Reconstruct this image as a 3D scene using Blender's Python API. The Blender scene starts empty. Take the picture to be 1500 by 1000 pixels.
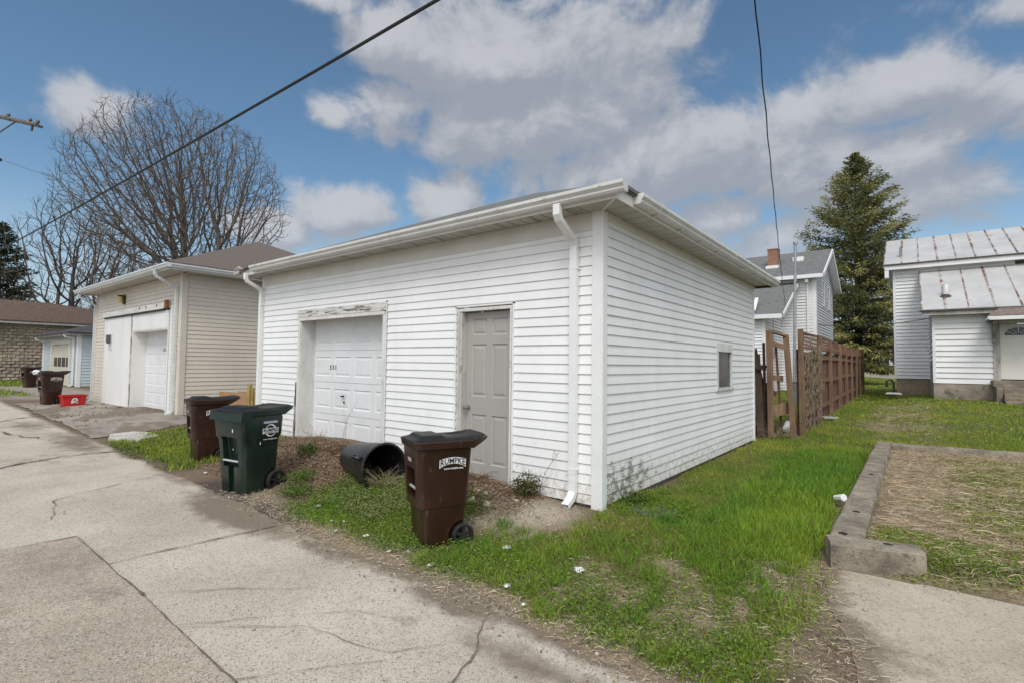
import bpy, bmesh, math, random
import numpy as np
from mathutils import Vector, Matrix

# ---------------------------------------------------------------- camera
S = bpy.context.scene
COL = S.collection
R_ = math.radians
CAM = np.array([2.479, -4.6093, 1.4472])
YAW, PIT, ROL, FPX = -.6679, .0431, .0118, 745.6
FW = np.array([math.cos(PIT)*math.sin(YAW), math.cos(PIT)*math.cos(YAW), math.sin(PIT)])
RG = np.array([math.cos(YAW), -math.sin(YAW), 0.])
UP = np.cross(RG, FW)
RG2 = RG*math.cos(ROL)+UP*math.sin(ROL)
UP2 = -RG*math.sin(ROL)+UP*math.cos(ROL)
cd = bpy.data.cameras.new('camera'); cam = bpy.data.objects.new('camera', cd); COL.objects.link(cam)
m = Matrix.Identity(4)
for i in range(3):
    m[i][0] = RG2[i]; m[i][1] = UP2[i]; m[i][2] = -FW[i]; m[i][3] = CAM[i]
cam.matrix_world = m
cd.sensor_width = 36; cd.lens = 36*FPX/1500; cd.clip_start = .05; cd.clip_end = 2000
S.camera = cam

# ---------------------------------------------------------------- sun, exposure
SUN_AZ = R_(150)      # compass-like: direction the light comes from, measured from +Y towards +X
SUN_EL = R_(52)
sd = Vector((math.sin(SUN_AZ)*math.cos(SUN_EL), math.cos(SUN_AZ)*math.cos(SUN_EL), math.sin(SUN_EL)))
sl = bpy.data.lights.new('sun', 'SUN'); sl.energy = 1.4; sl.angle = R_(22); sl.color = (1, .975, .95)
so = bpy.data.objects.new('sun', sl); COL.objects.link(so)
so.rotation_euler = sd.to_track_quat('Z', 'Y').to_euler()
S.view_settings.view_transform = 'Standard'; S.view_settings.look = 'None'
S.view_settings.gamma = 1; S.view_settings.exposure = 0.42
S.cycles.max_bounces = 6

# ---------------------------------------------------------------- world: sky and clouds
W = bpy.data.worlds.new('World'); S.world = W; W.use_nodes = True
nt = W.node_tree; nt.nodes.clear()
def N(t, **k):
    n = nt.nodes.new(t)
    for a, b in k.items(): setattr(n, a, b)
    return n
def L(a, b): nt.links.new(a, b)
def mth(op, a, b=None, c=None, clamp=False):
    n = N('ShaderNodeMath', operation=op); n.use_clamp = clamp
    for i, v in enumerate((a, b, c)):
        if v is None: continue
        if isinstance(v, (int, float)): n.inputs[i].default_value = v
        else: L(v, n.inputs[i])
    return n.outputs[0]
def smooth(v, a, b, o0=0., o1=1.):
    n = N('ShaderNodeMapRange', interpolation_type='SMOOTHERSTEP')
    L(v, n.inputs['Value']); n.inputs['From Min'].default_value = a; n.inputs['From Max'].default_value = b
    n.inputs['To Min'].default_value = o0; n.inputs['To Max'].default_value = o1
    return n.outputs['Result']
tc = N('ShaderNodeTexCoord')
sky = N('ShaderNodeTexSky', sky_type='NISHITA'); sky.sun_disc = False
sky.sun_elevation = SUN_EL; sky.sun_rotation = SUN_AZ; sky.altitude = 200
sky.air_density = 1.0; sky.dust_density = .6; sky.ozone_density = 2.6
sep = N('ShaderNodeSeparateXYZ'); L(tc.outputs['Generated'], sep.inputs[0])
az = mth('MULTIPLY', mth('ARCTAN2', sep.outputs[0], sep.outputs[1]), 57.2958)      # degrees, + to the right
el = mth('MULTIPLY', mth('ARCSINE', sep.outputs[2]), 57.2958)
# cloud banks given by azimuth / elevation centre and size in degrees, weight
CLOUDS = [(-40, 31.5, 13, 5.5, 1.), (-27, 31, 12, 6, 1.05), (-50, 32, 9, 4, .8), (-33, 26, 16, 5.5, 1.05), (-53, 26, 6, 3.5, .75), (-58, 25, 3.5, 2, .65),
          (-20, 21.5, 20, 5.5, 1.), (-25, 24.5, 10, 4, .8), (-60, 34.5, 6, 1.8, .6), (-12, 21, 10, 4.5, .85), (0, 23.3, 9, 3.5, .9), (6, 20, 10, 5, .9),
          (3, 15.5, 12, 3.5, .8), (-4, 18, 14, 5, .95), (-28, 17, 16, 3.5, .62), (8, 27.5, 4, 3, .8), (-57, 15.6, 8, 3.5, 1.), (-46, 17, 5.5, 3.6, 1.), (-64, 13.5, 6, 3, .9),
          (-16, 15, 6, 3.5, .95), (-10, 13, 6, 3, .9), (-30, 12, 20, 5, .9), (-78.5, 20.5, 4.5, 2.8, .85), (-86, 18, 3.5, 2.4, .7), (-10, 4, 70, 6.5, .85),
          (50, 25, 25, 14, .8), (110, 28, 40, 18, .8), (-150, 30, 40, 15, .8)]
def density(shift_az, shift_el, seedscale):
    a = mth('ADD', az, shift_az); e = mth('ADD', el, shift_el)
    cb = N('ShaderNodeCombineXYZ'); L(mth('MULTIPLY', a, .062), cb.inputs[0]); L(mth('MULTIPLY', e, .082), cb.inputs[1])
    cb.inputs[2].default_value = 3.7
    n1 = N('ShaderNodeTexNoise'); L(cb.outputs[0], n1.inputs['Vector'])
    n1.inputs['Scale'].default_value = 1.5; n1.inputs['Detail'].default_value = 9; n1.inputs['Roughness'].default_value = .60
    n1.inputs['Distortion'].default_value = .25
    tot = None
    for (ca, ce, wa, we, k) in CLOUDS:
        dx = mth('DIVIDE', mth('SUBTRACT', a, ca), wa); dy = mth('DIVIDE', mth('SUBTRACT', e, ce), we)
        r2 = mth('ADD', mth('MULTIPLY', dx, dx), mth('MULTIPLY', dy, dy))
        g = mth('MULTIPLY', mth('POWER', 2.71828, mth('MULTIPLY', r2, -1.0)), k)
        tot = g if tot is None else mth('MAXIMUM', tot, g)
    nz = mth('MULTIPLY', mth('SUBTRACT', n1.outputs['Fac'], .515), 2.15)
    return mth('ADD', tot, nz)
D0 = density(0., 0., 1)
D1 = density(-1.0, 2.6, 1)
cover = smooth(D0, .20, .74)
lit = smooth(mth('SUBTRACT', D0, D1), -.28, .60)
cr = N('ShaderNodeMix', data_type='RGBA'); L(lit, cr.inputs[0])
cr.inputs[6].default_value = (.255, .275, .315, 1); cr.inputs[7].default_value = (.415, .425, .45, 1)
# sky colour: Nishita, pulled a little deeper
hs = N('ShaderNodeHueSaturation'); L(sky.outputs[0], hs.inputs['Color']); hs.inputs['Saturation'].default_value = .98
skm = N('ShaderNodeMix', data_type='RGBA', blend_type='MULTIPLY'); skm.inputs[0].default_value = 1
L(hs.outputs[0], skm.inputs[6]); skm.inputs[7].default_value = (.078, .092, .090, 1)
mx = N('ShaderNodeMix', data_type='RGBA'); L(mth('MULTIPLY', cover, .93), mx.inputs[0])
L(skm.outputs[2], mx.inputs[6]); L(cr.outputs[2], mx.inputs[7])
# bright sky glow added round the sun, out of view, to fill-light the walls
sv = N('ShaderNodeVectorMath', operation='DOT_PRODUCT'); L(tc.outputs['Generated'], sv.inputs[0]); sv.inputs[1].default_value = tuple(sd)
fill_glow = smooth(sv.outputs['Value'], .30, .98)
vm_ = N('ShaderNodeMix', data_type='RGBA'); L(fill_glow, vm_.inputs[0]); L(mx.outputs[2], vm_.inputs[6]); vm_.inputs[7].default_value = (1.12, 1.13, 1.14, 1)
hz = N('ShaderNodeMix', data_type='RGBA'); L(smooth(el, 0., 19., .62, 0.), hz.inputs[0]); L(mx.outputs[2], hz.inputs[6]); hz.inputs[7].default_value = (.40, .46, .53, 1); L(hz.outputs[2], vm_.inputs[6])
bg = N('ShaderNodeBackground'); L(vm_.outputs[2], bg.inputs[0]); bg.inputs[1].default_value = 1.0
wo = N('ShaderNodeOutputWorld'); L(bg.outputs[0], wo.inputs[0])

# ---------------------------------------------------------------- materials
MATS = {}
def mat(name, col, rough=.6, var=.15, vscale=6., bump=0., bscale=60., spots=None, metal=0., spec=.5, col2=None, stretch=(1, 1, 1), trans=0., coat=0.):
    """procedural surface: base colour broken up by two noises, optional bump and a spot/stain layer"""
    if name in MATS: return MATS[name]
    M = bpy.data.materials.new(name); M.use_nodes = True; t = M.node_tree
    b = t.nodes['Principled BSDF']
    def n(ty, **k):
        x = t.nodes.new(ty)
        for a, c in k.items(): setattr(x, a, c)
        return x
    co = n('ShaderNodeTexCoord'); mp = n('ShaderNodeMapping'); t.links.new(co.outputs['Object'], mp.inputs[0]); mp.inputs['Scale'].default_value = stretch
    nz = n('ShaderNodeTexNoise'); t.links.new(mp.outputs[0], nz.inputs['Vector']); nz.inputs['Scale'].default_value = vscale; nz.inputs['Detail'].default_value = 6; nz.inputs['Roughness'].default_value = .62
    c2 = col2 if col2 else tuple(x*(1-var*1.6) for x in col)
    c1 = tuple(min(1, x*(1+var*.4)) for x in col)
    mr = n('ShaderNodeMapRange'); t.links.new(nz.outputs['Fac'], mr.inputs['Value']); mr.inputs['From Min'].default_value = .32; mr.inputs['From Max'].default_value = .68
    mix = n('ShaderNodeMix', data_type='RGBA'); t.links.new(mr.outputs[0], mix.inputs[0])
    mix.inputs[6].default_value = (*c2, 1); mix.inputs[7].default_value = (*c1, 1)
    out = mix.outputs[2]
    if spots:
        for (sc, th, wd, scol, amt) in spots:
            s = n('ShaderNodeTexNoise'); t.links.new(mp.outputs[0], s.inputs['Vector']); s.inputs['Scale'].default_value = sc; s.inputs['Detail'].default_value = 5; s.inputs['Roughness'].default_value = .7
            r = n('ShaderNodeMapRange'); t.links.new(s.outputs['Fac'], r.inputs['Value']); r.inputs['From Min'].default_value = th; r.inputs['From Max'].default_value = th+wd; r.inputs['To Max'].default_value = amt
            x = n('ShaderNodeMix', data_type='RGBA'); t.links.new(r.outputs[0], x.inputs[0]); t.links.new(out, x.inputs[6]); x.inputs[7].default_value = (*scol, 1); out = x.outputs[2]
    t.links.new(out, b.inputs['Base Color'])
    b.inputs['Roughness'].default_value = rough; b.inputs['Metallic'].default_value = metal
    b.inputs['Specular IOR Level'].default_value = spec
    if coat: b.inputs['Coat Weight'].default_value = coat
    if bump:
        bz = n('ShaderNodeTexNoise'); t.links.new(mp.outputs[0], bz.inputs['Vector']); bz.inputs['Scale'].default_value = bscale; bz.inputs['Detail'].default_value = 4
        bp = n('ShaderNodeBump'); bp.inputs['Strength'].default_value = min(1, bump); bp.inputs['Distance'].default_value = .01*max(1, bump)
        t.links.new(bz.outputs['Fac'], bp.inputs['Height']); t.links.new(bp.outputs[0], b.inputs['Normal'])
    MATS[name] = M
    return M

# ---------------------------------------------------------------- helpers
class MB:
    def __init__(s): s.v = []; s.f = []
    def add(s, vs, fs):
        o = len(s.v); s.v += [tuple(v) for v in vs]; s.f += [tuple(i+o for i in f) for f in fs]
    def quad(s, a, b, c, d): s.add([a, b, c, d], [(0, 1, 2, 3)])
    def box(s, lo, hi, rot=0, org=None):
        x0, y0, z0 = lo; x1, y1, z1 = hi
        vs = [(x0, y0, z0), (x1, y0, z0), (x1, y1, z0), (x0, y1, z0), (x0, y0, z1), (x1, y0, z1), (x1, y1, z1), (x0, y1, z1)]
        s.add(vs, [(0, 3, 2, 1), (4, 5, 6, 7), (0, 1, 5, 4), (1, 2, 6, 5), (2, 3, 7, 6), (3, 0, 4, 7)])
    def bar(s, p, q, w, h=None, up=(0, 0, 1)):
        """box beam from p to q, width w across, height h along up"""
        h = h or w; p = Vector(p); q = Vector(q); d = (q-p).normalized(); u = Vector(up)
        if abs(d.dot(u)) > .98: u = Vector((0, 1, 0))
        r = d.cross(u).normalized(); u = r.cross(d).normalized()
        vs = []
        for c in (p, q):
            for a, b in ((-1, -1), (1, -1), (1, 1), (-1, 1)): vs.append(c+r*(a*w/2)+u*(b*h/2))
        s.add(vs, [(0, 1, 2, 3), (7, 6, 5, 4), (0, 4, 5, 1), (1, 5, 6, 2), (2, 6, 7, 3), (3, 7, 4, 0)])
    def tube(s, pts, rad, seg=8, cap=True):
        pts = [Vector(p) for p in pts]; n = len(pts)
        if not hasattr(rad, '__len__'): rad = [rad]*n
        pr = None; o = len(s.v)
        for i, p in enumerate(pts):
            d = (pts[min(i+1, n-1)]-pts[max(i-1, 0)]).normalized()
            if pr is None: pr = d.orthogonal().normalized()
            pr = (pr-d*pr.dot(d)).normalized(); q = d.cross(pr)
            for k in range(seg):
                a = 2*math.pi*k/seg; s.v.append(tuple(p+(pr*math.cos(a)+q*math.sin(a))*rad[i]))
        for i in range(n-1):
            for k in range(seg):
                a = o+i*seg+k; b = o+i*seg+(k+1) % seg; s.f.append((a, b, b+seg, a+seg))
        if cap:
            s.f.append(tuple(o+k for k in range(seg))[::-1]); s.f.append(tuple(o+(n-1)*seg+k for k in range(seg)))
    def loft(s, rings, cap=True):
        o = len(s.v); n = len(rings[0])
        for r in rings: s.v += [tuple(p) for p in r]
        for i in range(len(rings)-1):
            for k in range(n):
                a = o+i*n+k; b = o+i*n+(k+1) % n; s.f.append((a, b, b+n, a+n))
        if cap:
            s.f.append(tuple(o+k for k in range(n))[::-1]); s.f.append(tuple(o+(len(rings)-1)*n+k for k in range(n)))
    def prism(s, prof, p0, p1, ax, ay):
        """profile (a,b) swept from p0 to p1, a along ax, b along ay"""
        p0 = Vector(p0); p1 = Vector(p1); ax = Vector(ax); ay = Vector(ay)
        s.loft([[p+ax*a+ay*b for a, b in prof] for p in (p0, p1)])
    def build(s, name, mt, parent=None, smooth=False, bevel=0, loc=None, fixn=False):
        me = bpy.data.meshes.new(name); me.from_pydata(s.v, [], s.f)
        if fixn: bm = bmesh.new(); bm.from_mesh(me); bmesh.ops.recalc_face_normals(bm, faces=bm.faces); bm.to_mesh(me); bm.free()
        me.update()
        if mt: me.materials.append(mt)
        o = bpy.data.objects.new(name, me); COL.objects.link(o)
        if parent: o.parent = parent
        if loc: o.location = loc
        if smooth: shade(o)
        if bevel:
            b = o.modifiers.new('bevel', 'BEVEL'); b.width = bevel; b.segments = 2; b.limit_method = 'ANGLE'; b.angle_limit = R_(40)
        return o
def shade(o, ang=40):
    me = o.data; me.polygons.foreach_set('use_smooth', [True]*len(me.polygons))
    try: me.set_sharp_from_angle(angle=R_(ang))
    except Exception: pass
def np_mesh(name, V, F, mt, parent=None, cols=None, smooth=False):
    """V (n,3), F (m,k) numpy; cols (n,3) point colour attribute 'Col'"""
    me = bpy.data.meshes.new(name); n = len(V); mcount, k = F.shape
    me.vertices.add(n); me.vertices.foreach_set('co', np.ascontiguousarray(V, dtype=np.float32).ravel())
    me.loops.add(mcount*k); me.loops.foreach_set('vertex_index', np.ascontiguousarray(F, dtype=np.int32).ravel())
    me.polygons.add(mcount); me.polygons.foreach_set('loop_start', np.arange(0, mcount*k, k, dtype=np.int32))
    me.polygons.foreach_set('loop_total', np.full(mcount, k, dtype=np.int32))
    if smooth: me.polygons.foreach_set('use_smooth', np.ones(mcount, dtype=bool))
    me.update(calc_edges=True)
    if cols is not None:
        a = me.color_attributes.new('Col', 'FLOAT_COLOR', 'POINT')
        c = np.ones((n, 4), dtype=np.float32); c[:, :3] = cols; a.data.foreach_set('color', c.ravel())
    if mt: me.materials.append(mt)
    o = bpy.data.objects.new(name, me); COL.objects.link(o)
    if parent: o.parent = parent
    return o
def tag(o, label, cat=None, group=None):
    o['label'] = label
    if cat: o['category'] = cat
    if group: o['group'] = group
    return o
def thing(name, label, cat, loc=(0, 0, 0), rz=0, group=None):
    o = bpy.data.objects.new(name, None); COL.objects.link(o); o.location = loc; o.rotation_euler = (0, 0, rz)
    o.empty_display_size = .2
    return tag(o, label, cat, group)
def struct(o, kind='structure'): o['kind'] = kind; return o
def copy_tree(o, parent=None):
    c = o.copy(); COL.objects.link(c); c.parent = parent
    for ch in [x for x in bpy.data.objects if x.parent == o]: copy_tree(ch, c)
    return c
def text_geo(txt, size, spacing=1.0, offset=0., ext=.0008):
    cu = bpy.data.curves.new('t', 'FONT'); cu.body = txt; cu.size = size; cu.space_character = spacing; cu.offset = offset
    cu.align_x = 'CENTER'; cu.extrude = ext; cu.resolution_u = 2
    o = bpy.data.objects.new('t', cu); COL.objects.link(o)
    dg = bpy.context.evaluated_depsgraph_get(); me = bpy.data.meshes.new_from_object(o.evaluated_get(dg))
    vs = [tuple(v.co) for v in me.vertices]; fs = [tuple(p.vertices) for p in me.polygons]
    bpy.data.objects.remove(o); bpy.data.curves.remove(cu); bpy.data.meshes.remove(me)
    return vs, fs
rng = np.random.default_rng(7)
random.seed(5)
def vnoise(x, y, sc, seed=0):
    """smooth value noise 0..1"""
    x = np.asarray(x, float)/sc+seed*17.3; y = np.asarray(y, float)/sc-seed*9.1
    xi = np.floor(x); yi = np.floor(y); fx = x-xi; fy = y-yi
    fx = fx*fx*(3-2*fx); fy = fy*fy*(3-2*fy)
    def h(a, b):
        t = np.sin(a*127.1+b*311.7+seed*74.7)*43758.5453
        return t-np.floor(t)
    return (h(xi, yi)*(1-fx)+h(xi+1, yi)*fx)*(1-fy)+(h(xi, yi+1)*(1-fx)+h(xi+1, yi+1)*fx)*fy
def fbm(x, y, sc, seed=0, o=4):
    s = 0; a = 1; t = 0
    for i in range(o): s = s+a*vnoise(x, y, sc/2**i, seed+i); t += a; a *= .55
    return s/t
def sst(x, a, b): t = np.clip((np.asarray(x, float)-a)/(b-a), 0, 1); return t*t*(3-2*t)

# ---------------------------------------------------------------- terrain
def alley_z(x):
    x = np.asarray(x, float); return np.where(x > -22, -.217-.017*x, -.217+.017*22) + np.where(x < -22, (x+22)*-.002, 0)
BX = [-60, -40, -30, -25, -18.4, -13, -11, -9, -7.2, -6, -4.6, -3.6, -2.6, -1.6, -.9, 0, 60]
BZ = [.0, .0, .02, .06, .07, .13, .16, .08, .08, .12, .20, .20, .13, .10, .03, -.02, -.02]
def T(x, y):
    x = np.asarray(x, float); y = np.asarray(y, float)
    A = alley_z(np.minimum(x, 2.5)); Bz = np.interp(x, BX, BZ)
    k = sst(y, -1.9, -.1)**1.6; z = A+(Bz-A)*k
    # lawn on the right: kerb bed and drive
    z = np.where((x > 0), A+(-.01-A)*sst(y, -1.95, .3), z)
    dr = sst(x, 1.55, 2.0)*(1-sst(y, .15, .5)); z = z*(1-dr)+(-.127-.03*sst(-y, .8, 1.8))*dr
    yard = sst(y, 8, 21)*sst(x, 1, 3.2); z = z+.24*yard
    # small unevenness
    near = (1-sst(np.abs(x), 14, 30))
    off = sst(y, -1.9, -1.5)*(1-dr)
    off = off*(1-dr); z = z+(fbm(x, y, .5, 3)-.5)*.045*near*off+(vnoise(x, y, 2.2, 8)-.5)*.05*near*off
    return z
def tz(x, y): return float(T(x, y))

# cover fractions ------------------------------------------------------------
def edge_y(x): return -1.95+.16*(fbm(x, x*0+3, .9, 11)-.5)+.10*(fbm(x, x*0+9, .22, 12)-.5)+.16*np.exp(-((x+.0)/.35)**2)
def inbox(x, y, x0, x1, y0, y1, s=.15, seed=20):
    w = (fbm(x, y, .6, seed)-.5)*.5
    return sst(x+w, x0-s, x0+s)*(1-sst(x+w, x1-s, x1+s))*sst(y+w, y0-s, y0+s)*(1-sst(y-w, y1-s, y1+s))
def cover_grass(x, y):
    g = inbox(x, y, .02, 1.92, -1.74, 400, .12)                                     # main strip right of the garage
    g = np.maximum(g, inbox(x, y, -.75, .3, -1.62, -.72, .14, 21)*.9)
    g = np.maximum(g, inbox(x, y, 1.9, 60, 7.6, 400, .2, 22)*.95)
    g = np.maximum(g, inbox(x, y, -2.6, -1.1, -1.62, -.75, .2, 23)*.75)
    g = np.maximum(g, inbox(x, y, -9.3, -5.7, -1.75, -.25, .2, 24)*.85)
    g = np.maximum(g, inbox(x, y, 2.9, 60, .5, 6.3, .3, 25)*.75*(.3+.7*sst(fbm(x, y, .9, 191), .4, .55)))
    g = np.maximum(g, (inbox(x, y, 2.1, 3.0, .3, 1.2, .15, 26))*.8)
    g = np.maximum(g, inbox(x, y, -60, .2, 6.8, 400, .3, 22)*.9)
    g = np.maximum(g, inbox(x, y, -45, -33, -6, 1.6, .4, 27)*.8)
    g = np.maximum(g, inbox(x, y, -27, -21.5, -2.2, -.9, .3, 28)*.6)
    # bare and worn places
    bare = inbox(x, y, 1.35, 2.9, 8.5, 19, .4, 29)*(.25+.75*sst(fbm(x, y, 1.1, 31), .42, .55))
    g = g*(1-.75*bare)
    thin = sst(fbm(x, y, .55, 33), .54, .64)*inbox(x, y, .2, 2.0, -2, .2, .2, 34)
    g = g*(1-.85*thin)
    slab = np.exp(-(((x-.42)/.25)**2+((y-.33)/.16)**2)**2); g = g*(1-slab)
    pad = np.exp(-(((x+.52)/.48)**2+((y+.42)/.34)**2)**2); g = g*(1-.95*pad)
    inside = ((x < 0) & (x > -7.2) & (y > -.02) & (y < 6.2)); g = np.where(inside, 0, g)
    kerb = ((x > 1.86) & (x < 2.18) & (y > .1) & (y < 7.3)); g = np.where(kerb, 0, g)
    return g
def cover_clover(x, y):
    c = inbox(x, y, -3.05, -.95, -1.70, -.62, .18, 41)
    c = np.maximum(c, inbox(x, y, -1.2, 1.7, -1.75, -1.15, .15, 42)*.6*sst(fbm(x, y, .5, 43), .42, .58))
    c = np.maximum(c, inbox(x, y, .1, 1.9, -1.7, 1.6, .2, 44)*.45*sst(fbm(x, y, .4, 45), .5, .62))
    c = np.maximum(c, inbox(x, y, .1, .7, .05, .8, .12, 46)*.9)
    c = np.maximum(c, inbox(x, y, 2.15, 3.0, .25, 1.0, .15, 47)*.8)
    c = np.maximum(c, inbox(x, y, -8.5, -5.8, -1.9, -1.0, .2, 48)*.4)
    return c
def cover_leaf(x, y):
    l = inbox(x, y, -6.2, -2.9, -1.2, -.03, .15, 51)
    l = np.maximum(l, inbox(x, y, -2.9, -.6, -.65, -.03, .12, 52)*.9)
    l = np.maximum(l, inbox(x, y, -6.8, -4.7, -1.7, -.9, .3, 53)*.5)
    return l
def cover_straw(x, y):
    s = inbox(x, y, 2.05, 30, .2, 7.1, .1, 61)
    s = np.maximum(s, .6*inbox(x, y, .0, 2.1, -1.9, -.4, .2, 62)*sst(fbm(x, y, .55, 33), .48, .62))
    s = np.maximum(s, .5*inbox(x, y, -4, 1.5, -1.95, -1.55, .1, 63))
    s = np.maximum(s, .5*inbox(x, y, 1.35, 2.9, 8.5, 19, .4, 29))
    return s

ax = np.concatenate([[-400, -250, -150, -100, -75], np.arange(-60, -14, .6), np.arange(-14, -7.5, .14), np.arange(-7.5, 4.2, .055), np.arange(4.2, 12, .3), [13, 15, 18, 22, 28, 36, 50, 75, 120, 200, 400]])
ay = np.concatenate([[-400, -200, -100, -60, -40, -25, -15, -10, -7, -5], np.arange(-3.2, 2.5, .055), np.arange(2.5, 8.5, .1), np.arange(8.5, 35, .35), np.arange(35, 60, 1.5), [62, 66, 72, 80, 95, 120, 160, 220, 300, 400]])
GX, GY = np.meshgrid(ax, ay, indexing='ij')
GZ = T(GX, GY)
GZ = np.where(GY < edge_y(GX)-.1, GZ-.03, GZ)                                       # under the paving
nx, ny = len(ax), len(ay)
V = np.stack([GX, GY, GZ], -1).reshape(-1, 3)
I = np.arange(nx*ny).reshape(nx, ny)
F = np.stack([I[:-1, :-1], I[1:, :-1], I[1:, 1:], I[:-1, 1:]], -1).reshape(-1, 4)
x, y = V[:, 0], V[:, 1]
soil = np.array([.16, .118, .080]); grs = np.array([.075, .095, .024]); strw = np.array([.36, .285, .19]); mulch = np.array([.15, .095, .058]); pale = np.array([.36, .31, .24])
g, c, l, s_ = cover_grass(x, y), cover_clover(x, y), cover_leaf(x, y), cover_straw(x, y)
C = np.tile(soil, (len(x), 1))
def mixc(C, col, k): return C*(1-k[:, None])+col*k[:, None]
C = mixc(C, strw, np.clip(s_, 0, 1)*.85); C = mixc(C, mulch, l*.8); C = mixc(C, grs, np.maximum(g*.85, c*.7))
C = mixc(C, pale, np.exp(-(((x+.52)/.48)**2+((y+.42)/.34)**2)**2)*.9)              # dusty concrete pad by the downspout
C = mixc(C, pale*.85, inbox(x, y, -1.15, -.2, -1.0, -.72, .08, 71)*.8)
C = mixc(C, np.array([.34, .30, .25]), inbox(x, y, -34, -20, -1.8, 1.5, .5, 72)*(1-g)*.8)
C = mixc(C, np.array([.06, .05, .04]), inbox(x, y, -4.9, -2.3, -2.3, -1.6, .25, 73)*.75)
C *= (.82+.36*fbm(x, y, .35, 77))[:, None]
def attr_mat(name, rough=.9, sp=None, bump=.6, bscale=90, trans=0, amt=.35):
    M = bpy.data.materials.new(name); M.use_nodes = True; t = M.node_tree; b = t.nodes['Principled BSDF']
    at = t.nodes.new('ShaderNodeAttribute'); at.attribute_name = 'Col'
    out = at.outputs['Color']
    if sp:
        co = t.nodes.new('ShaderNodeTexCoord'); nz = t.nodes.new('ShaderNodeTexNoise'); t.links.new(co.outputs['Object'], nz.inputs['Vector']); nz.inputs['Scale'].default_value = sp; nz.inputs['Detail'].default_value = 6; nz.inputs['Roughness'].default_value = .75
        mr = t.nodes.new('ShaderNodeMapRange'); t.links.new(nz.outputs['Fac'], mr.inputs['Value']); mr.inputs['From Min'].default_value = .3; mr.inputs['From Max'].default_value = .7; mr.inputs['To Min'].default_value = 1-amt*1.4; mr.inputs['To Max'].default_value = 1+amt
        vm = t.nodes.new('ShaderNodeVectorMath'); vm.operation = 'SCALE'; t.links.new(out, vm.inputs[0]); t.links.new(mr.outputs[0], vm.inputs['Scale']); out = vm.outputs[0]
        bp = t.nodes.new('ShaderNodeBump'); bp.inputs['Strength'].default_value = bump; bp.inputs['Distance'].default_value = .012; t.links.new(nz.outputs['Fac'], bp.inputs['Height']); t.links.new(bp.outputs[0], b.inputs['Normal'])
    t.links.new(out, b.inputs['Base Color']); b.inputs['Roughness'].default_value = rough; b.inputs['Specular IOR Level'].default_value = .25
    if trans:
        tr = t.nodes.new('ShaderNodeBsdfTranslucent'); t.links.new(out, tr.inputs[0]); ms = t.nodes.new('ShaderNodeMixShader'); ms.inputs[0].default_value = trans
        t.links.new(b.outputs[0], ms.inputs[1]); t.links.new(tr.outputs[0], ms.inputs[2]); t.links.new(ms.outputs[0], t.nodes['Material Output'].inputs[0])
    return M
M_GROUND = attr_mat('ground_soil', sp=45)
struct(np_mesh('ground', V, F, M_GROUND, cols=C, smooth=True))

# ---------------------------------------------------------------- paving
def paving_mat(name, c1, c2, agg, scale, stain, seam=None):
    M = bpy.data.materials.new(name); M.use_nodes = True; t = M.node_tree; b = t.nodes['Principled BSDF']
    n = lambda ty, **k: (lambda x: ([setattr(x, a, v) for a, v in k.items()], x)[1])(t.nodes.new(ty))
    co = n('ShaderNodeTexCoord')
    def noise(sc, d=5, r=.6):
        z = n('ShaderNodeTexNoise'); t.links.new(co.outputs['Object'], z.inputs['Vector']); z.inputs['Scale'].default_value = sc; z.inputs['Detail'].default_value = d; z.inputs['Roughness'].default_value = r; return z.outputs['Fac']
    def rng_(v, a, b2, lo=0., hi=1.):
        r = n('ShaderNodeMapRange'); t.links.new(v, r.inputs['Value']); r.inputs['From Min'].default_value = a; r.inputs['From Max'].default_value = b2; r.inputs['To Min'].default_value = lo; r.inputs['To Max'].default_value = hi; return r.outputs[0]
    def mixn(f, a, b2):
        x = n('ShaderNodeMix', data_type='RGBA'); t.links.new(f, x.inputs[0])
        for i, v in ((6, a), (7, b2)):
            if isinstance(v, tuple): x.inputs[i].default_value = (*v, 1)
            else: t.links.new(v, x.inputs[i])
        return x.outputs[2]
    out = mixn(rng_(noise(.9, 6, .65), .35, .65), c1, c2)
    out = mixn(rng_(noise(3.2, 6, .7), .52, .72, 0, .45), out, stain)
    vo = n('ShaderNodeTexVoronoi'); t.links.new(co.outputs['Object'], vo.inputs['Vector']); vo.inputs['Scale'].default_value = scale
    sx = n('ShaderNodeSeparateColor'); t.links.new(vo.outputs['Color'], sx.inputs[0])
    out = mixn(rng_(sx.outputs[0], .78, .9, 0, .5*agg), out, (.62, .60, .56))
    out = mixn(rng_(sx.outputs[1], .80, .92, 0, .75*agg), out, (.10, .085, .07))
    out = mixn(rng_(sx.outputs[2], .86, .92, 0, .6*agg), out, (.36, .21, .12))
    fine = noise(scale*1.6, 3, .6)
    out = mixn(rng_(fine, .35, .5, .35, 0), out, (.10, .09, .08))
    at = n('ShaderNodeAttribute'); at.attribute_name = 'Col'; sc_ = n('ShaderNodeSeparateColor'); t.links.new(at.outputs['Color'], sc_.inputs[0])
    dn = n('ShaderNodeMath', operation='ADD'); t.links.new(sc_.outputs[0], dn.inputs[0]); t.links.new(rng_(noise(5, 8, .75), .25, .75, -.32, .32), dn.inputs[1])
    out = mixn(rng_(dn.outputs[0], .28, .72, 0, .92), out, mixn(noise(40, 5, .8), (.10, .078, .055), (.24, .19, .14)))
    t.links.new(out, b.inputs['Base Color']); b.inputs['Roughness'].default_value = .88; b.inputs['Specular IOR Level'].default_value = .3
    bp = n('ShaderNodeBump'); bp.inputs['Strength'].default_value = .7; bp.inputs['Distance'].default_value = .006; t.links.new(fine, bp.inputs['Height']); t.links.new(bp.outputs[0], b.inputs['Normal'])
    return M
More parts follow.
